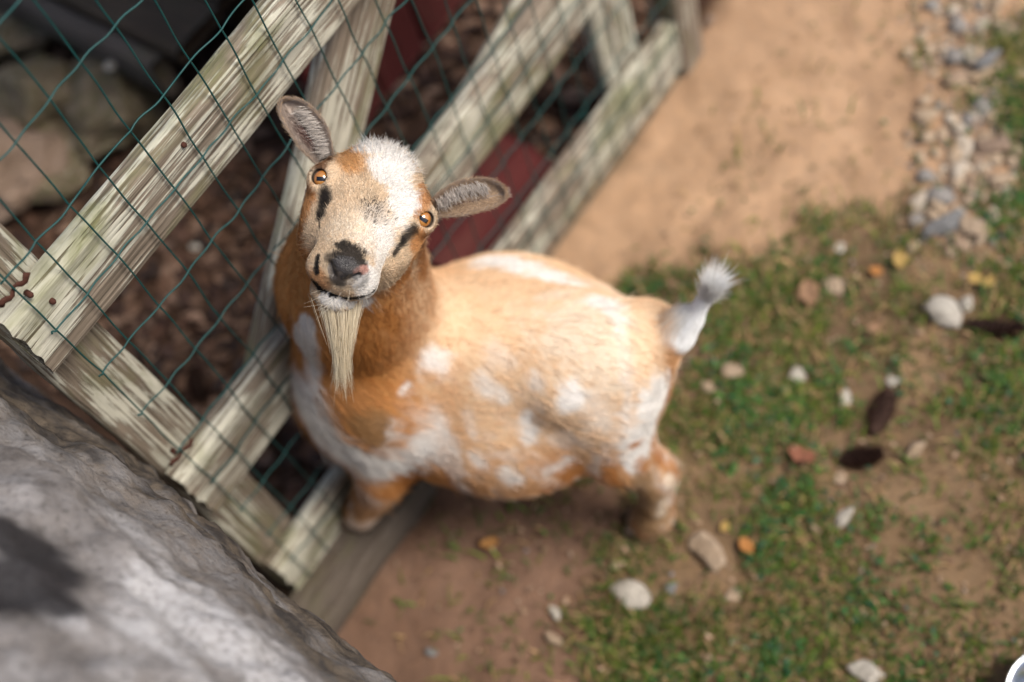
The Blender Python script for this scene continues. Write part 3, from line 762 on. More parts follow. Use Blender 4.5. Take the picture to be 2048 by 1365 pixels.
# tail
TL = [w2g(at_depth(*q)) for q in ((1310, 668, 1.80), (1352, 668, 1.765), (1385, 640, 1.74), (1408, 600, 1.71))]
tb, tt_ = TL[1], TL[3]
cone(TL[0], TL[1], .040, .022, .04); cone(TL[1], TL[2], .019, .011, .02); cone(TL[2], TL[3], .011, .010, .015)
# head
hell((0, -.030, -.020), (.060, .060, .052))
hell((0, -.012, -.002), (.054, .062, .030))
hell((0, -.045, .012), (.040, .034, .028))
for s_ in (-1, 1):
    hell((s_ * .044, -.006, -.006), (.025, .032, .026), .02)          # brow and orbit
    hell((s_ * .040, .006, -.050), (.026, .056, .044), .028)         # cheek and jaw
    hcone((s_ * .020, .03, -.026), (s_ * .010, .098, -.026), .032, .020, .02)
hcone((0, .02, -.012), (0, .10, -.022), .035, .020, .018)
hell((0, .100, -.034), (.036, .025, .026), .014)                     # muzzle
hell((0, .112, -.021), (.021, .014, .014), .008)                     # nose pad
for s_ in (-1, 1): hell((s_ * .016, .102, -.043), (.023, .020, .017), .010)     # upper lip pads
hcone((0, .01, -.074), (0, .088, -.068), .034, .022, .02)
hell((0, .097, -.0735), (.0265, .021, .016), .009)                     # chin
hcone((-.034, .084, -.052), (0, .122, -.0595), .0017, .0019, .004, True)     # mouth line
hcone((.034, .084, -.052), (0, .122, -.0595), .0017, .0019, .004, True)
for s_ in (-1, 1):
    hcone((s_ * .0165, .121, -.020), (s_ * .0085, .126, -.0275), .0038, .0030, .004, True)   # nostrils
hcone((0, .125, -.030), (0, .122, -.044), .0012, .0012, .003, True)
EYE = {}
for s_, (px, py) in ((1, (646, 359)), (-1, (844, 438))):
    d = (HP - CAM) @ (-hv); r_ = ray(px, py); r_ = r_ / np.linalg.norm(r_)
    EYE[s_] = CAM + r_ * (d - .006)
    eg = w2g(EYE[s_])
    cone(eg, eg, .0155, .0155, .010)                        # lids
for s_ in (-1, 1):
    eg = w2g(EYE[s_]); out = GM @ (hv * .80 + hx * s_ * .45 + hn * .1)
    ex = GM @ (he * .93 - hu * .2 * s_)
    for q_ in (-1, 0, 1): cone(eg + out * .0065 + ex * .0030 * q_, eg + out * .030 + ex * .004 * q_, .0068 if q_ == 0 else .0056, .012, .003, True)
    cone(eg, eg, .0112, .0112, .001, True)

def surface_nets(fld):
    s = fld < 0
    c = [s[dx:s.shape[0] - 1 + dx, dy:s.shape[1] - 1 + dy, dz:s.shape[2] - 1 + dz] for dx in (0, 1) for dy in (0, 1) for dz in (0, 1)]
    n = sum(x.astype(np.int8) for x in c); act = (n > 0) & (n < 8)
    ii = np.argwhere(act); idm = np.full(act.shape, -1, np.int32); idm[act] = np.arange(len(ii))
    acc = np.zeros((len(ii), 3)); cnt = np.zeros(len(ii))
    corner = [(dx, dy, dz) for dx in (0, 1) for dy in (0, 1) for dz in (0, 1)]
    val = {cr: fld[ii[:, 0] + cr[0], ii[:, 1] + cr[1], ii[:, 2] + cr[2]] for cr in corner}
    for a in corner:
        for ax in range(3):
            if a[ax] == 0:
                b = list(a); b[ax] = 1; b = tuple(b); va, vb = val[a], val[b]; m = (va < 0) != (vb < 0)
                t = np.where(m, va / np.where(m, va - vb, 1), 0); p = np.array(a, float)[None] * np.ones((len(ii), 1)); p[:, ax] += t
                acc[m] += p[m]; cnt[m] += 1
    v = ii + acc / cnt[:, None]
    faces = []
    for ax in range(3):
        u, w = [(1, 2), (2, 0), (0, 1)][ax]
        a = np.moveaxis(s, ax, 0); sa, sb = a[:-1], a[1:]
        for flip, cond in ((False, sa & ~sb), (True, ~sa & sb)):
            e = np.argwhere(cond); e2 = np.zeros_like(e); e2[:, ax] = e[:, 0]
            oth = [i for i in range(3) if i != ax]; e2[:, oth[0]] = e[:, 1]; e2[:, oth[1]] = e[:, 2]
            ok = (e2[:, u] > 0) & (e2[:, w] > 0) & (e2[:, u] < s.shape[u] - 1) & (e2[:, w] < s.shape[w] - 1); e2 = e2[ok]
            du = np.zeros(3, int); du[u] = 1; dw = np.zeros(3, int); dw[w] = 1
            q = [e2 - du - dw, e2 - dw, e2, e2 - du]
            q = np.stack([idm[x[:, 0], x[:, 1], x[:, 2]] for x in q], -1)
            faces.append(q[:, ::-1] if flip else q)
    return v, np.concatenate(faces)
gv, gf = surface_nets(FLD); gv = lo + gv * STEP
# smooth
e = np.concatenate([gf[:, [0, 1]], gf[:, [1, 2]], gf[:, [2, 3]], gf[:, [3, 0]]]); e = np.concatenate([e, e[:, ::-1]])
deg = np.bincount(e[:, 0], minlength=len(gv))[:, None]
def lap(v):
    return np.stack([np.bincount(e[:, 0], v[e[:, 1], i], len(gv)) for i in range(3)], -1) / deg
for _ in range(3): gv = gv + .5 * (lap(gv) - gv); gv = gv - .5 * (lap(gv) - gv) * .9
_hm = np.linalg.norm(g2w(gv) - HP, axis=1)[:, None]; _k = sstep(.12, .20, _hm)
for _ in range(14): gv = gv + .6 * _k * (lap(gv) - gv)
wv = g2w(gv)
def vnormals(v, f):
    n = np.cross(v[f[:, 2]] - v[f[:, 0]], v[f[:, 3]] - v[f[:, 1]]); out = np.zeros_like(v)
    for k in range(4): 
        for i in range(3): out[:, i] += np.bincount(f[:, k], n[:, i], len(v))
    return out / (np.linalg.norm(out, axis=1)[:, None] + 1e-12)
wn_ = vnormals(wv, gf)
bvh = BVHTree.FromPolygons([tuple(x) for x in wv], [tuple(q) for q in gf])
def hit(px, py):
    r = ray(px, py); r = r / np.linalg.norm(r)
    loc, nor, ix, dist = bvh.ray_cast(Vector(CAM), Vector(r))
    if loc is None:
        loc, nor, ix, dist = bvh.find_nearest(Vector(at_depth(px, py, 1.52 if py < 620 and 560 < px < 900 else 1.74)))
    return np.array(loc)

# coat colours
TAN, DTAN, CRM, WHT, PCRM = np.array([.56, .262, .088]), np.array([.44, .178, .045]), np.array([.79, .57, .365]), np.array([.84, .80, .75]), np.array([.84, .72, .57])
FACE, BLK, DBR = np.array([.70, .54, .37]), np.array([.022, .018, .016]), np.array([.16, .07, .03])
GRY = np.array([.42, .34, .27])
BODY = [  # px,py, px,py, radius px, colour, softness, strength
    (1010, 620, 1180, 660, 150, CRM, .6, .75), (1150, 640, 1230, 720, 100, PCRM, .6, .7), (900, 590, 960, 640, 70, CRM, .6, .6),  # cream back: coat colour with sunlit brightness put into it
    (975, 522, 1130, 565, 34, WHT, .5, .95), (1195, 600, 1245, 640, 26, WHT, .6, .9), (1235, 650, 1256, 760, 15, WHT, .7, .75), (1256, 760, 1250, 860, 12, WHT, .7, .5),
    (1290, 650, 1300, 740, 48, CRM, .7, .8), (1345, 690, 1335, 790, 18, TAN, .6, .8),
    (861, 723, 880, 735, 24, WHT, .7, .85), (801, 787, 812, 770, 9, WHT, .7, .85), (967, 764, 975, 775, 18, WHT, .8, .7), (1003, 787, 1006, 800, 13, WHT, .8, .7),
    (1136, 780, 1136, 805, 20, WHT, .6, .95), (1052, 830, 1058, 872, 16, WHT, .6, .9), (1067, 755, 1072, 765, 16, WHT, .9, .6), (856, 830, 870, 850, 24, WHT, .9, .55),
    (769, 850, 775, 870, 22, WHT, .7, .75), (948, 915, 955, 930, 18, WHT, .7, .8), (1010, 945, 1030, 960, 18, WHT, .7, .85), (1104, 940, 1135, 918, 14, WHT, .8, .75), (900, 880, 910, 900, 12, WHT, .8, .5),
    (1180, 800, 1210, 850, 26, WHT, 1., .45), (930, 830, 940, 850, 14, WHT, .9, .4), (990, 700, 1010, 720, 20, WHT, 1., .35), (840, 880, 870, 920, 22, WHT, .8, .7),
    (740, 640, 725, 760, 62, DTAN, .7, .9), (800, 600, 790, 700, 40, DTAN, .9, .5), (700, 790, 760, 800, 40, TAN, .6, .8),
    (600, 775, 640, 870, 58, WHT, .45, .97), (650, 890, 790, 930, 52, WHT, .5, .95), (612, 650, 618, 770, 26, WHT, .5, .95), (580, 640, 582, 700, 10, DTAN, .6, .9), (670, 890, 672, 892, 52, WHT, .5, .95), (715, 925, 717, 926, 45, WHT, .5, .95), (765, 930, 767, 930, 45, WHT, .5, .9), (815, 905, 817, 906, 34, WHT, .6, .85), (615, 830, 616, 832, 50, WHT, .5, .95), (590, 780, 591, 782, 45, WHT, .5, .95), (720, 880, 745, 870, 13, TAN, .8, .7), (760, 905, 765, 915, 10, TAN, .9, .5),
    (1305, 800, 1275, 905, 52, WHT, .4, .98), (1265, 890, 1268, 893, 11, DTAN, .5, .95), (1320, 905, 1325, 910, 9, DTAN, .5, .6), (1285, 960, 1300, 1050, 34, np.array([.42, .26, .13]), .4, .9), (1335, 960, 1320, 1030, 14, PCRM, .5, .8), (1280, 925, 1290, 935, 12, DTAN, .7, .7),
    (1368, 690, 1385, 660, 12, np.array([.25, .2, .16]), .7, .8), (1345, 655, 1360, 680, 22, CRM, .6, .8),
    (690, 970, 760, 1020, 50, np.array([.40, .22, .09]), .4, .95),
]
HEAD = [
    (615, 400, 612, 520, 30, TAN, .6, .9), (600, 500, 640, 560, 22, TAN, .7, .7), (835, 480, 800, 560, 28, TAN, .5, .9), (800, 560, 770, 600, 22, TAN, .6, .8), (880, 470, 850, 540, 30, DTAN, .6, .8),
    (700, 300, 705, 330, 26, np.array([.60, .32, .12]), 1.1, .9), (850, 380, 838, 420, 20, TAN, .6, .8), (640, 335, 660, 315, 15, DBR, .6, .95), (668, 306, 655, 322, 11, DBR, .6, .8), (868, 402, 860, 388, 11, DBR, .5, .95), (868, 402, 872, 420, 12, DTAN, .5, .9),
    (742, 290, 805, 320, 32, WHT * .95, .4, 1.), (790, 330, 805, 400, 34, WHT * .95, .45, 1.), (760, 330, 775, 360, 26, WHT * .95, .5, .95), (800, 400, 800, 440, 24, WHT, .8, .85), (765, 455, 766, 456, 42, WHT, 1.1, .7), (735, 480, 736, 481, 34, WHT, 1.2, .55), (690, 450, 691, 451, 40, np.array([.80, .70, .56]), 1.2, .6), (770, 470, 750, 560, 22, WHT, .6, .85), (730, 550, 740, 590, 24, WHT, .5, .95), (660, 585, 735, 600, 12, WHT, .4, .98), (650, 597, 725, 610, 10, WHT, .5, .98),
    (740, 405, 752, 425, 22, np.array([.30, .22, .15]), 1.2, .4),
    (652, 390, 640, 438, 10, BLK, 1.1, .92), (650, 382, 650, 405, 10.5, BLK, 1.1, .92), (638, 430, 640, 460, 3, BLK, .7, .8), (826, 458, 806, 480, 12.5, BLK, 1.1, .92), (806, 480, 788, 508, 8, BLK, 1.1, .92),
    (700, 508, 700, 525, 33, BLK, .35, .97), (668, 520, 672, 560, 20, BLK, .8, .75), (675, 560, 720, 565, 16, BLK, .9, .55), (636, 515, 633, 545, 7, BLK, .5, 1.), (630, 565, 640, 578, 8, BLK, .5, 1.), (655, 600, 656, 600, 15, WHT, .5, .97), (680, 607, 681, 607, 16, WHT, .5, .97), (705, 608, 706, 608, 16, WHT, .5, .97), (732, 600, 733, 600, 15, WHT, .5, .97), (665, 615, 666, 615, 12, WHT, .6, .9), (700, 618, 701, 618, 12, WHT, .6, .9),
    (715, 545, 728, 540, 8, np.array([.55, .30, .24]), .6, .8), (640, 574, 665, 590, 5, BLK, .35, 1.), (665, 590, 692, 596, 5.5, BLK, .35, 1.), (692, 596, 718, 594, 5, BLK, .35, 1.), (718, 594, 748, 581, 3.5, BLK, .4, .95),
]
def seg3(P, a, b):
    d = b - a; L = d @ d
    t = np.clip(((P - a) @ d) / L, 0, 1) if L > 1e-12 else np.zeros(len(P))
    return np.linalg.norm(P - (a + t[:, None] * d), axis=1)
def prep(lst):
    out = []
    for (x0, y0, x1, y1, r, c, soft, st) in lst:
        a, b = hit(x0, y0), hit(x1, y1)
        if np.linalg.norm(a - b) > .28: b = a
        out.append((a, b, r * np.linalg.norm(a - CAM) / F * 1.02, c, soft, st))
    return out
BODYB, HEADB = prep(BODY), prep(HEAD)
def coat(P):
    g = w2g(P); hl = (P - HP) @ HM.T / HSC
    n1 = fbm(g * np.array([38, 70, 34]), 3, 71); n2 = fbm(g * np.array([90, 150, 60]), 2, 73)
    C = TAN[None] * (.82 + .36 * n1[:, None])
    lt = (sstep(.05, -.06, g[:, 0]) * (.35 + .65 * sstep(.28, .42, g[:, 2] + .10 * (n1 - .5))) * .85)[:, None]
    C = C * (1 - lt) + CRM * lt
    stk = (sstep(.47, .64, fbm(g * np.array([34, 60, 13]), 3, 85)) * sstep(.10, -.02, g[:, 0]) * sstep(.46, .36, g[:, 2]))[:, None]
    C = C * (1 - .5 * stk) + WHT * .5 * stk
    stk = (sstep(.46, .62, fbm(g * np.array([40, 60, 11]), 3, 87)) * sstep(.40, .30, g[:, 2]))[:, None]
    C = C * (1 - .8 * stk) + DTAN * 1.2 * .8 * stk
    # legs and underside paler on the side away from the camera
    low = sstep(.26, .16, g[:, 2])[:, None]; C = C * (1 - low * .6) + np.array([.45, .30, .18]) * low * .6
    far = sstep(.05, .17, g[:, 1])[:, None] * sstep(.60, .45, g[:, 2])[:, None]; C = C * (1 - .6 * far) + CRM * .6 * far
    mot = (sstep(.57, .68, fbm(g * np.array([26, 40, 22]), 3, 79)) * sstep(-.02, -.08, g[:, 1]) * sstep(.5, .4, g[:, 2]))[:, None]
    C = C * (1 - .55 * mot) + WHT * .55 * mot
    n4 = (fbm(g * np.array([75, 75, 16]), 3, 89) - .5) * 1.5
    def paint(C, lst, amp):
        for (a, b, r, c, soft, st) in lst:
            w = (n1 - .5) * amp + (n2 - .5) * amp * .6 + n4
            d = seg3(P, a, b) / r + w
            m = (1 - sstep(1 - soft * .95, 1 + soft * 1.0, d))[:, None] * st
            C = C * (1 - m) + c * m
        return C
    C = paint(C, BODYB, 1.0)
    tl = (1 - sstep(.024, .04, np.minimum(seg3(g, TL[1] * .5 + TL[2] * .5, TL[2]), seg3(g, TL[2], TL[3] + (TL[3] - TL[2]) * .5)) + (n1 - .5) * .02))[:, None]
    C = C * (1 - tl) + np.array([.95, .93, .89]) * tl
    hd = sstep(.21, .18, np.linalg.norm(P - HP, axis=1))[:, None] * sstep(-.115, -.085, hl[:, 1] * .55 + hl[:, 2] * .75)[:, None] * sstep(-.10, -.075, hl[:, 1])[:, None]
    C = C * (1 - hd) + FACE[None] * (.85 + .3 * n2[:, None]) * hd
    sub = np.where(np.linalg.norm(P - HP, axis=1) < .2)[0]
    Ch = C[sub]; n3 = vnoise(hl[sub] * np.array([1100, 420, 700]), 83)
    for (a, b, r, c, soft, st) in HEADB:
        d = seg3(P[sub], a, b) / r + (n1[sub] - .5) * .5 + (n2[sub] - .5) * .7 + (n3 - .5) * .5
        m = (1 - sstep(1 - soft * .6, 1 + soft * .55, d))[:, None] * st
        Ch = Ch * (1 - m) + c * m
    C[sub] = Ch
    for s_ in (-1, 1):
        d = np.linalg.norm(P - EYE[s_], axis=1); m = (1 - sstep(.0118, .0160, d))[:, None] * .9
        C = C * (1 - m) + np.array([.05, .032, .024]) * m
    return C
goat = empty('goat', (GO[0], GO[1], 0), 'small tan and white bearded goat looking up at the camera', 'goat')
vc = coat(wv)
body = link('body', mesh_np('goat_body', wv - GO, gf, True, vc * .8), M['coat'], goat)
def m_nose():
    N = Nodes('goat_nose'); v = N.mapping(); n = N.noise(v, 420, 4, .6); n2 = N.vor(v, 900)
    col = N.mix(N.ramp(N.noise(v, 150, 3), [(.35, 0.0), (.65, 1.0)]), (.010, .009, .009), (.042, .035, .034))
    N.p(color=N.mix(.5, col, N.mix(1.0, N.attr('coat'), (.9, .9, .9), 'MULTIPLY')), rough=.34, spec=.5, normal=N.bump(N.math('ADD', n, n2), .5, .0012)); return N.m
M['nose'] = m_nose(); body.data.materials.append(M['nose'])
_fc = wv[gf].mean(1); _mi = (np.linalg.norm(_fc - h2w((0, .118, -.022)), axis=1) < .0185 * HSC).astype(np.int32)
if len(body.data.polygons) == len(_mi): body.data.polygons.foreach_set('material_index', _mi)
else: print('NOSE faces differ', len(body.data.polygons), len(_mi))

# fur
def hair(name, roots, dirs, normals, length, rad, cols, parent, droop=0.0, lift=.35, frizz=.2, npt=4, seed=0, mat='fur'):
    """strands from roots; dirs = combing direction (tangent), normals = surface normals"""
    rg = np.random.default_rng(seed); n = len(roots)
    d0 = dirs + normals * np.broadcast_to(lift, (n,))[:, None] + rg.normal(0, 1, (n, 3)) * np.broadcast_to(frizz, (n,))[:, None]; d0 /= np.linalg.norm(d0, axis=1)[:, None]
    bend = dirs * .5 + rg.normal(0, .6, (n, 3)) * np.broadcast_to(frizz, (n,))[:, None] + np.array([0, 0, -droop])
    L = np.broadcast_to(length, (n,)) * rg.uniform(.7, 1.2, n)
    pts = np.zeros((n, npt, 3), np.float32)
    for k in range(npt):
        t = k / (npt - 1); pts[:, k] = roots - normals * .0008 + (d0 * t + bend * t * t * .5) * L[:, None]
    hc = bpy.data.hair_curves.new(name); hc.add_curves([npt] * n)
    hc.position_data.foreach_set('vector', pts.ravel())
    ra = hc.attributes.get('radius') or hc.attributes.new('radius', 'FLOAT', 'POINT')
    taper = np.array([1, .9, .65, .12])[:npt] if npt == 4 else np.linspace(1, .2, npt)
    ra.data.foreach_set('value', (np.broadcast_to(rad, (n,))[:, None] * taper[None]).astype(np.float32).ravel())
    ca = hc.attributes.new('coat', 'FLOAT_COLOR', 'CURVE'); c4 = np.ones((n, 4), np.float32); c4[:, :3] = np.clip(cols, 0, .95)
    ca.data.foreach_set('color', c4.ravel())
    hc.materials.append(M[mat])
    o = bpy.data.objects.new(name, hc); COL.objects.link(o)
    if parent is not None: o.parent = parent
    return o
def sample_surface(v, f, nrm, weight, n, seed):
    rg = np.random.default_rng(seed)
    t = np.concatenate([f[:, [0, 1, 2]], f[:, [0, 2, 3]]])
    ar = np.linalg.norm(np.cross(v[t[:, 1]] - v[t[:, 0]], v[t[:, 2]] - v[t[:, 0]]), axis=1) * weight[t].mean(1)
    k = rg.choice(len(t), n, p=ar / ar.sum()); a = rg.random(n); b = rg.random(n); m = a + b > 1; a[m] = 1 - a[m]; b[m] = 1 - b[m]
    q = t[k]; w = np.stack([1 - a - b, a, b], -1)[..., None]
    N_ = (nrm[q] * w).sum(1); N_ /= np.linalg.norm(N_, axis=1)[:, None]
    return (v[q] * w).sum(1), N_
hlv = (wv - HP) @ HM.T / HSC
isH = (np.linalg.norm(hlv - np.array([0, .02, -.03]), axis=1) < .125) & (hlv[:, 1] > -.085)
nose_c = h2w((0, .118, -.024))
def fur_region(mask_w, n, seed, kind):
    P, N_ = sample_surface(wv, gf, wn_, mask_w, n, seed)
    g = w2g(P); hl = (P - HP) @ HM.T / HSC; rg = np.random.default_rng(seed + 1)
    if kind == 'head':
        fl = -hs * 1.0 + hx * (np.sign(hl[:, :1]) * np.clip(np.abs(hl[:, :1]) / .04, 0, 1.5)) * .9 + hn * .2
        fl = np.where((hl[:, 1] < .01)[:, None], fl + hn * .3, fl)
        jaw = sstep(-.02, -.05, hl[:, 2])[:, None]; fl = fl * (1 - jaw) + (-hs * .8 - hn * .6 + hx * np.sign(hl[:, :1]) * .3) * jaw
        L = .0070 + .007 * sstep(.03, -.05, hl[:, 1]) + .006 * sstep(-.03, -.07, hl[:, 2]) + .011 * sstep(.020, .036, hl[:, 2]) * sstep(.0, -.05, hl[:, 1])
        L = L * (1 - .70 * sstep(.060, .10, hl[:, 1])); rad = .00023
        keep = np.linalg.norm(P - nose_c, axis=1) > .0165 + .006 * rg.random(len(P))
        for s_ in (-1, 1):
            de = np.linalg.norm(P - EYE[s_], axis=1); keep &= de > .0136 + .002 * rg.random(len(P))
            aw = P - EYE[s_]; aw /= np.linalg.norm(aw, axis=1)[:, None]; k = (1 - sstep(.017, .028, de))[:, None]
            fl = fl * (1 - k) + (aw - hs * .5) * k; L = L * (1 - .45 * k[:, 0])
    else:
        fl = -HF * 1.0 + np.array([0, 0, -1.]) * (.25 + 1.1 * sstep(.42, .25, g[:, 2]))[:, None] + HR * (.35 * np.sign(g[:, 1:2] - .02))
        nkm = (sstep(.46, .56, g[:, 2]) * sstep(-.22, -.1, g[:, 0]))[:, None]; fl = fl * (1 - nkm) + (np.array([0, 0, -1.]) + HF * .2) * nkm
        fl = fl + .9 * np.stack([fbm(g * 26, 3, 201), fbm(g * 26, 3, 203), fbm(g * 26, 3, 205)], -1) @ np.eye(3) - .45 + .5 * np.stack([vnoise(g * 90, 207), vnoise(g * 90, 209), vnoise(g * 90, 211)], -1) - .25
        L = .015 + .012 * sstep(.08, .18, g[:, 0]) * sstep(.2, .26, g[:, 2]) + .008 * sstep(.30, .2, g[:, 2])
        leg_ = sstep(.19, .15, g[:, 2]); L = L * (1 - .55 * leg_)
        tl = 1 - sstep(.030, .045, np.minimum(seg3(g, TL[1] * .6 + TL[2] * .4, TL[2]), seg3(g, TL[2], TL[3] + (TL[3] - TL[2]) * .5))); L = L + (.012 + .022 * rg.random(len(P)) * sstep(-.005, .03, (g - TL[2]) @ ((TL[3] - TL[2]) / np.linalg.norm(TL[3] - TL[2])))) * tl
        fl = fl * (1 - tl[:, None]) + ((TL[3] - TL[1]) @ GM / np.linalg.norm(TL[3] - TL[1]) * 1.6)[None] * tl[:, None]
        rad = .00032; keep = np.ones(len(P), bool)
    fl = fl - N_ * (fl * N_).sum(1)[:, None]; fl /= np.linalg.norm(fl, axis=1)[:, None] + 1e-9
    if kind == 'body':
        td = (TL[3] - TL[2]) @ GM; td = td / np.linalg.norm(td); fl = fl * (1 - tl[:, None]) + (td[None] + N_ * .42) * tl[:, None]
    C = coat(P)
    C = C * (rg.uniform(.66, 1.25, (len(P), 1)) if kind == 'head' else rg.uniform(.74, 1.2, (len(P), 1)))
    if kind == 'head':
        # pepper: some dark-tipped hairs on the forehead spot
        fc = hit(745, 418); d = np.linalg.norm(P - fc, axis=1); pk = rg.random(len(P)) < .55 * np.exp(-(d / .013) ** 2)
        C[pk] = np.array([.05, .04, .035])
    lf = np.full(len(P), .42) if kind == 'head' else .38 - .30 * tl
    return P[keep], fl[keep], N_[keep], np.broadcast_to(L, len(P))[keep], rad, C[keep], lf[keep]
wh = np.where(isH, 1.0, 0.0); wb = np.where(isH, 0.0, 1.0) * np.where(gv[:, 2] < .03, 0, 1)
_td = np.minimum(seg3(gv, TL[1] * .5 + TL[2] * .5, TL[2]), seg3(gv, TL[2], TL[3])); wb = wb * (1 + 9 * (1 - sstep(.02, .035, _td)))
near_n = np.clip(.35 + .9 * ((CAM - wv) * wn_).sum(1) / np.linalg.norm(CAM - wv, axis=1), .25, 1.2)
P, D_, N_, L_, r_, C_, lf_ = fur_region(wh * np.clip(near_n, .15, 1.2), 120000, 21, 'head')
hair('face_fur', P - GO, D_, N_, L_, r_, C_, goat, .05, lf_, .20, 4, 31)
P, D_, N_, L_, r_, C_, lf_ = fur_region(wb * near_n, 270000, 22, 'body')
hair('coat_fur', P - GO, D_, N_, L_, r_, C_, goat, .12, lf_, np.clip(.26 - (.38 - lf_) * .55, .08, 1), 4, 32)

# beard
rg = np.random.default_rng(41)
n = 4600; ch = [hit(648, 600), hit(672, 608), hit(700, 606)]
u = rg.random(n) * 2; i0 = np.minimum(u.astype(int), 1); fr = (u - i0)[:, None]
roots = np.array(ch)[i0] * (1 - fr) + np.array(ch)[i0 + 1] * fr + rg.normal(0, .0055, (n, 3)) - hn * .004 - hs * .018
tipc = at_depth(686, 768, 1.52)
tips = tipc + (roots - roots.mean(0)) * .12 + rg.normal(0, .0022, (n, 3))
lenf = (rg.uniform(.12, 1.1, n) * (1.05 - .5 * np.abs(u - 1)))[:, None]
pts = np.zeros((n, 6, 3), np.float32); bn = rg.normal(0, .0045, (n, 3))
for k in range(6):
    t = k / 5 * lenf; pts[:, k] = roots + (tips - roots) * t + hv * (.010 * np.sin(np.pi * t)) + bn * t * t
hc = bpy.data.hair_curves.new('beard'); hc.add_curves([6] * n); hc.position_data.foreach_set('vector', (pts - GO).astype(np.float32).ravel())
ra = hc.attributes.get('radius') or hc.attributes.new('radius', 'FLOAT', 'POINT'); ra.data.foreach_set('value', np.tile(np.array([.00016, .00016, .00016, .00015, .00012, .00005], np.float32), n))
ca = hc.attributes.new('coat', 'FLOAT_COLOR', 'CURVE'); c4 = np.ones((n, 4), np.float32); c4[:, :3] = np.array([.78, .68, .50]) * rg.uniform(.75, 1.15, (n, 1)); ca.data.foreach_set('color', c4.ravel())
hc.materials.append(M['fur']); o = bpy.data.objects.new('beard', hc); COL.objects.link(o); o.parent = goat; o['label'] = 'long straight cream beard'
# whiskers on chin and lips
wr = []; wd_ = []
for _ in range(26):
    px, py = rg.uniform(640, 750), rg.uniform(575, 612); q = hit(px, py); wr.append(q); wd_.append(-hu * rg.uniform(.3, 1) + he * ((px - 695) / 60) + hv * .5)
wr = np.array(wr); wd_ = np.array(wd_); wd_ /= np.linalg.norm(wd_, axis=1)[:, None]
hair('whiskers', wr - GO, wd_, wd_ * .1, .018, .00010, np.tile([.75, .68, .55], (26, 1)), goat, .1, .2, .15, 4, 43)

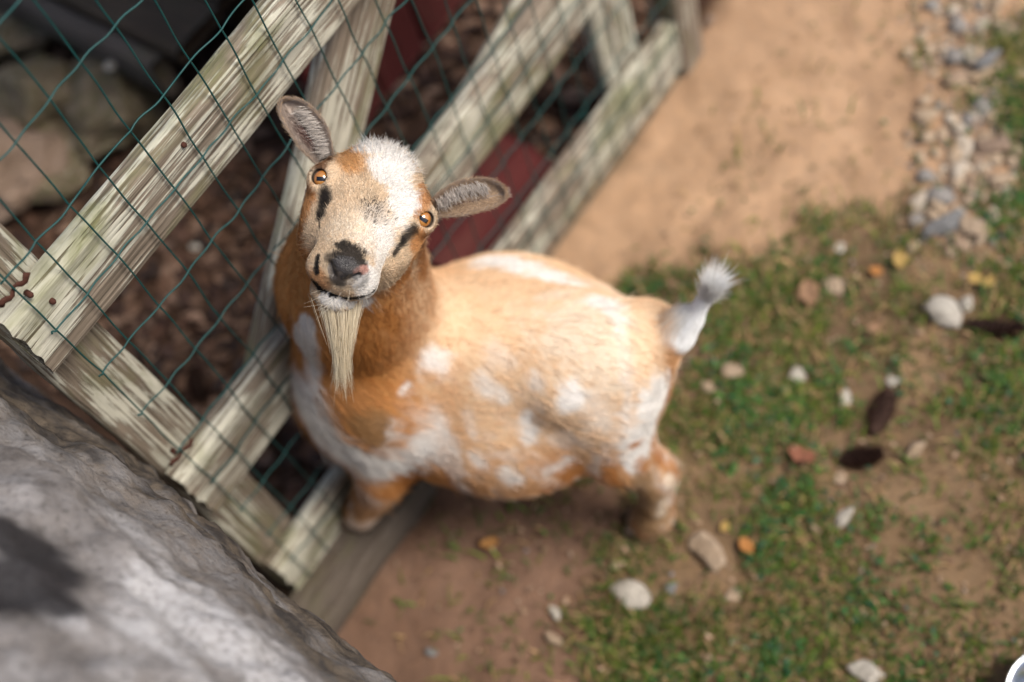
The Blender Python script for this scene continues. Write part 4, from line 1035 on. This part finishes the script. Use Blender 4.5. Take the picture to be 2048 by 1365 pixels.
# ears
def make_ear(base, tip, wdir, label, seed, depth, hair_side):
    """leaf-shaped cupped ear; base/tip in the world, wdir = direction of its width, open side to the viewer"""
    ax = tip - base; L = np.linalg.norm(ax); ax /= L; wdir = wdir - ax * (wdir @ ax); wdir /= np.linalg.norm(wdir)
    fc = np.cross(ax, wdir); fc = fc if fc @ hv > 0 else -fc
    nu, nv = 40, 21; W_ = .0182
    def S(u, v, off):
        w = W_ * (np.clip(np.sin(np.pi * (np.clip(u, 0, 1) ** 1.05 * .92 + .07)), 0, 1) ** .62) * (1 - .15 * (u > .0) * (1 - u))
        w = W_ * np.where(u > .42, np.sqrt(np.clip(1 - ((u - .42) / .59) ** 2.6, 0, 1)), .52 + .48 * sstep(-.1, .42, u))
        cup = depth * (1 - np.abs(v) ** 2.4) * (1 - .35 * u) ** 1 
        roll = .006 * (1 - u) ** 3
        return base + ax * (u * L)[..., None] + wdir * (v * w + .004 * np.sin(u * 3))[..., None] - fc * (cup - off * 1.0 + roll)[..., None]
    uu = np.linspace(-.12, 1, nu); vv = np.linspace(-1, 1, nv); U_, V_ = np.meshgrid(uu, vv, indexing='ij')
    front = S(U_, V_, 0.0); thick = .0022 * np.sqrt(np.clip(1 - V_ ** 2, 0, 1)) + .0002
    backp = S(U_, V_, 0.0) - fc * (thick * 1.6)[..., None]
    v = np.concatenate([front.reshape(-1, 3), backp.reshape(-1, 3)]); n0 = nu * nv
    idx = np.arange(n0).reshape(nu, nv)
    f1 = np.stack([idx[:-1, :-1], idx[:-1, 1:], idx[1:, 1:], idx[1:, :-1]], -1).reshape(-1, 4); f2 = f1[:, ::-1] + n0
    rim = list(idx[0]) + list(idx[1:, -1]) + list(idx[-1, ::-1][1:]) + list(idx[::-1, 0][1:-1])
    f3 = np.array([(rim[i], rim[(i + 1) % len(rim)], rim[(i + 1) % len(rim)] + n0, rim[i] + n0) for i in range(len(rim))])
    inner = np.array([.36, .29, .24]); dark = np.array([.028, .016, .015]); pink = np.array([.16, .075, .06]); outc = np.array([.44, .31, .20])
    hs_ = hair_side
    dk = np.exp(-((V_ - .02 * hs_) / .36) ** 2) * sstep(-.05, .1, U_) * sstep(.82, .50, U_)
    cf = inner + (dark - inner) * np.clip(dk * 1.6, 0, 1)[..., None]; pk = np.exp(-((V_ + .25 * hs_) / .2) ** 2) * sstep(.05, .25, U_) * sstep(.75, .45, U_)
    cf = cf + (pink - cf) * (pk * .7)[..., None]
    cb = np.tile(outc, (nu, nv, 1)) * (1 - .25 * sstep(.5, 0, U_))[..., None]
    fs = np.concatenate([f1, f2, f3]); cc = np.concatenate([cf.reshape(-1, 3), cb.reshape(-1, 3)])
    o = link('ear', mesh_np('ear', v - GO, fs, True, cc), M['coat'], goat); o['label'] = label
    # fuzz
    nr = vnormals(v, fs); rg = np.random.default_rng(seed)
    P, N_ = sample_surface(v, fs, nr, np.ones(len(v)), 15000, seed)
    i = np.clip(((P - base) @ ax / L), 0, 1); vvv = (P - base) @ wdir
    isf = (N_ @ fc) > 0.15
    u_i = np.clip(((i + .12) / 1.12 * (nu - 1)).astype(int), 0, nu - 1)
    wloc = np.abs((front[u_i, -1] - front[u_i, 0]) @ wdir) / 2 + 1e-6
    vn = np.clip((vvv - ((front[u_i, -1] + front[u_i, 0]) / 2 - base) @ wdir) / wloc, -1, 1) if False else np.clip(vvv / wloc, -1, 1)
    v_i = np.clip(((vn + 1) / 2 * (nv - 1)).astype(int), 0, nv - 1)
    C = np.where(isf[:, None], cf[u_i, v_i], cb[u_i, v_i]) * rg.uniform(.75, 1.3, (len(P), 1))
    fl = ax + wdir * np.sign(vn)[:, None] * .5; fl = fl - N_ * (fl * N_).sum(1)[:, None]; fl /= np.linalg.norm(fl, axis=1)[:, None]
    hair('ear_fur', P - GO, fl, N_, .0056, .00018, C, o, 0, .35, .25, 4, seed + 1)
    # long pale hairs reaching across the hollow from the upper edge
    m = 650; ui = rg.uniform(.06, .78, m); k = np.clip(((ui + .12) / 1.12 * (nu - 1)).astype(int), 0, nu - 1)
    j = np.clip(((hs_ * rg.uniform(.35, .92, m) + 1) / 2 * (nv - 1)).astype(int), 0, nv - 1)
    R0 = front[k, j] + rg.normal(0, .0006, (m, 3)); fl = -wdir * hs_ + ax * rg.uniform(.1, .8, m)[:, None] + fc * .55
    fl /= np.linalg.norm(fl, axis=1)[:, None]
    hair('inner_ear_hair', R0 - GO, fl, np.tile(fc, (m, 1)), rg.uniform(.006, .014, m), .00022, np.array([.70, .63, .56]) * rg.uniform(.5, 1.15, (m, 1)), o, 0, .25, .12, 4, seed + 2)
    return o
e1b, e1t = at_depth(652, 322, 1.507), at_depth(567, 203, 1.50)
make_ear(e1b, e1t, he * .8 + hu * .1, 'upright grey brown ear, dark inside', 51, .013, 1)
e2b, e2t = at_depth(862, 416, 1.512), at_depth(1010, 386, 1.50)
make_ear(e2b, e2t, hu, 'sideways grey brown ear, dark inside', 61, .013, 1)

# eyes
def m_eye():
    N = Nodes('goat_eye'); s = N.n.new('ShaderNodeSeparateXYZ'); N.l.new(N.tc.outputs['Object'], s.inputs[0])
    x_, y_ = s.outputs[0], s.outputs[1]
    rr = N.math('SQRT', N.math('ADD', N.math('MULTIPLY', x_, x_), N.math('MULTIPLY', y_, y_)))
    fib = N.noise(N.mapping((1, 1, 1)), 900, 3)
    iris = N.mix(N.ramp(N.math('MULTIPLY', rr, 90.0), [(.2, 0.0), (.75, 1.0)]), (.50, .24, .055), (.36, .13, .025))
    iris = N.mix(N.ramp(fib, [(.35, .5), (.6, 0.0)]), iris, (.24, .085, .02))
    rim = N.ramp(N.math('MULTIPLY', rr, 100.0), [(.80, 0.0), (.92, 1.0)])
    col = N.mix(rim, iris, (.02, .014, .012))
    ax_ = N.math('ABSOLUTE', x_); ay = N.math('ABSOLUTE', y_)
    px_ = N.ramp(N.math('MULTIPLY', ax_, 100.0), [(.58, 1.0), (.64, 0.0)]); py_ = N.ramp(N.math('MULTIPLY', ay, 100.0), [(.20, 1.0), (.25, 0.0)])
    col = N.mix(N.math('MULTIPLY', px_, py_), col, (.004, .004, .005))
    N.p(color=col, rough=.12, spec=.5, coat=1.0, coat_rough=.02); return N.m
M['eye'] = m_eye()
for s_, rl_ in ((1, math.radians(-3)), (-1, math.radians(-33))):
    bm = bmesh.new(); bmesh.ops.create_uvsphere(bm, u_segments=40, v_segments=24, radius=.0114)
    me = bpy.data.meshes.new('eye'); bm.to_mesh(me); bm.free(); me.polygons.foreach_set('use_smooth', np.ones(len(me.polygons), bool))
    o = link('eye', me, M['eye'], goat); o['label'] = 'amber eye with a dark bar pupil'
    gz_ = CAM - EYE[s_]; gz_ = gz_ / np.linalg.norm(gz_) + hx * s_ * .08 ; gz_ /= np.linalg.norm(gz_)
    xa = ROT @ np.array([math.cos(rl_), math.sin(rl_), 0]); xa -= gz_ * (xa @ gz_); xa /= np.linalg.norm(xa); ya = np.cross(gz_, xa)
    o.matrix_local = Matrix([[xa[i], ya[i], gz_[i], EYE[s_][i] - GO[i]] for i in range(3)] + [[0, 0, 0, 1]])

# hooves
M['hoof'] = m_simple('hoof', (.15, .11, .085), .6, .3, .35, 90, .4)
def hoof(f_, r_, z_, yaw=0.0):
    for s_ in (-1, 1):
        prof = [(0, 1.0), (.012, .95), (.026, .72), (.032, .4)]
        vs = []; n = 14
        for h_, k in prof:
            for i in range(n):
                a = 2 * math.pi * i / n; ca_, sa_ = math.cos(a), math.sin(a)
                fx = .026 * k * ca_ * (1.25 if ca_ > 0 else .8) + .008 * (1 - k); rx = .0125 * sa_ * (1 - .3 * max(ca_, 0)) * (.6 + .4 * k) + s_ * .0128
                vs.append((fx, rx, h_))
        f = [(k * n + i, k * n + (i + 1) % n, (k + 1) * n + (i + 1) % n, (k + 1) * n + i) for k in range(3) for i in range(n)] + [tuple(range(n))[::-1], tuple(3 * n + i for i in range(n))]
        V = np.array(vs); V = V @ np.array([HF, HR, [0, 0, 1]]) + (g2w((f_, r_, z_)) - GO)
        link('hoof', mesh_np('hoof', V, f), M['hoof'], goat)
hoof(.217, -.078, .054); hoof(.205, .10, .054); hoof(-.208, -.078, .001); hoof(-.168, .09, .001)
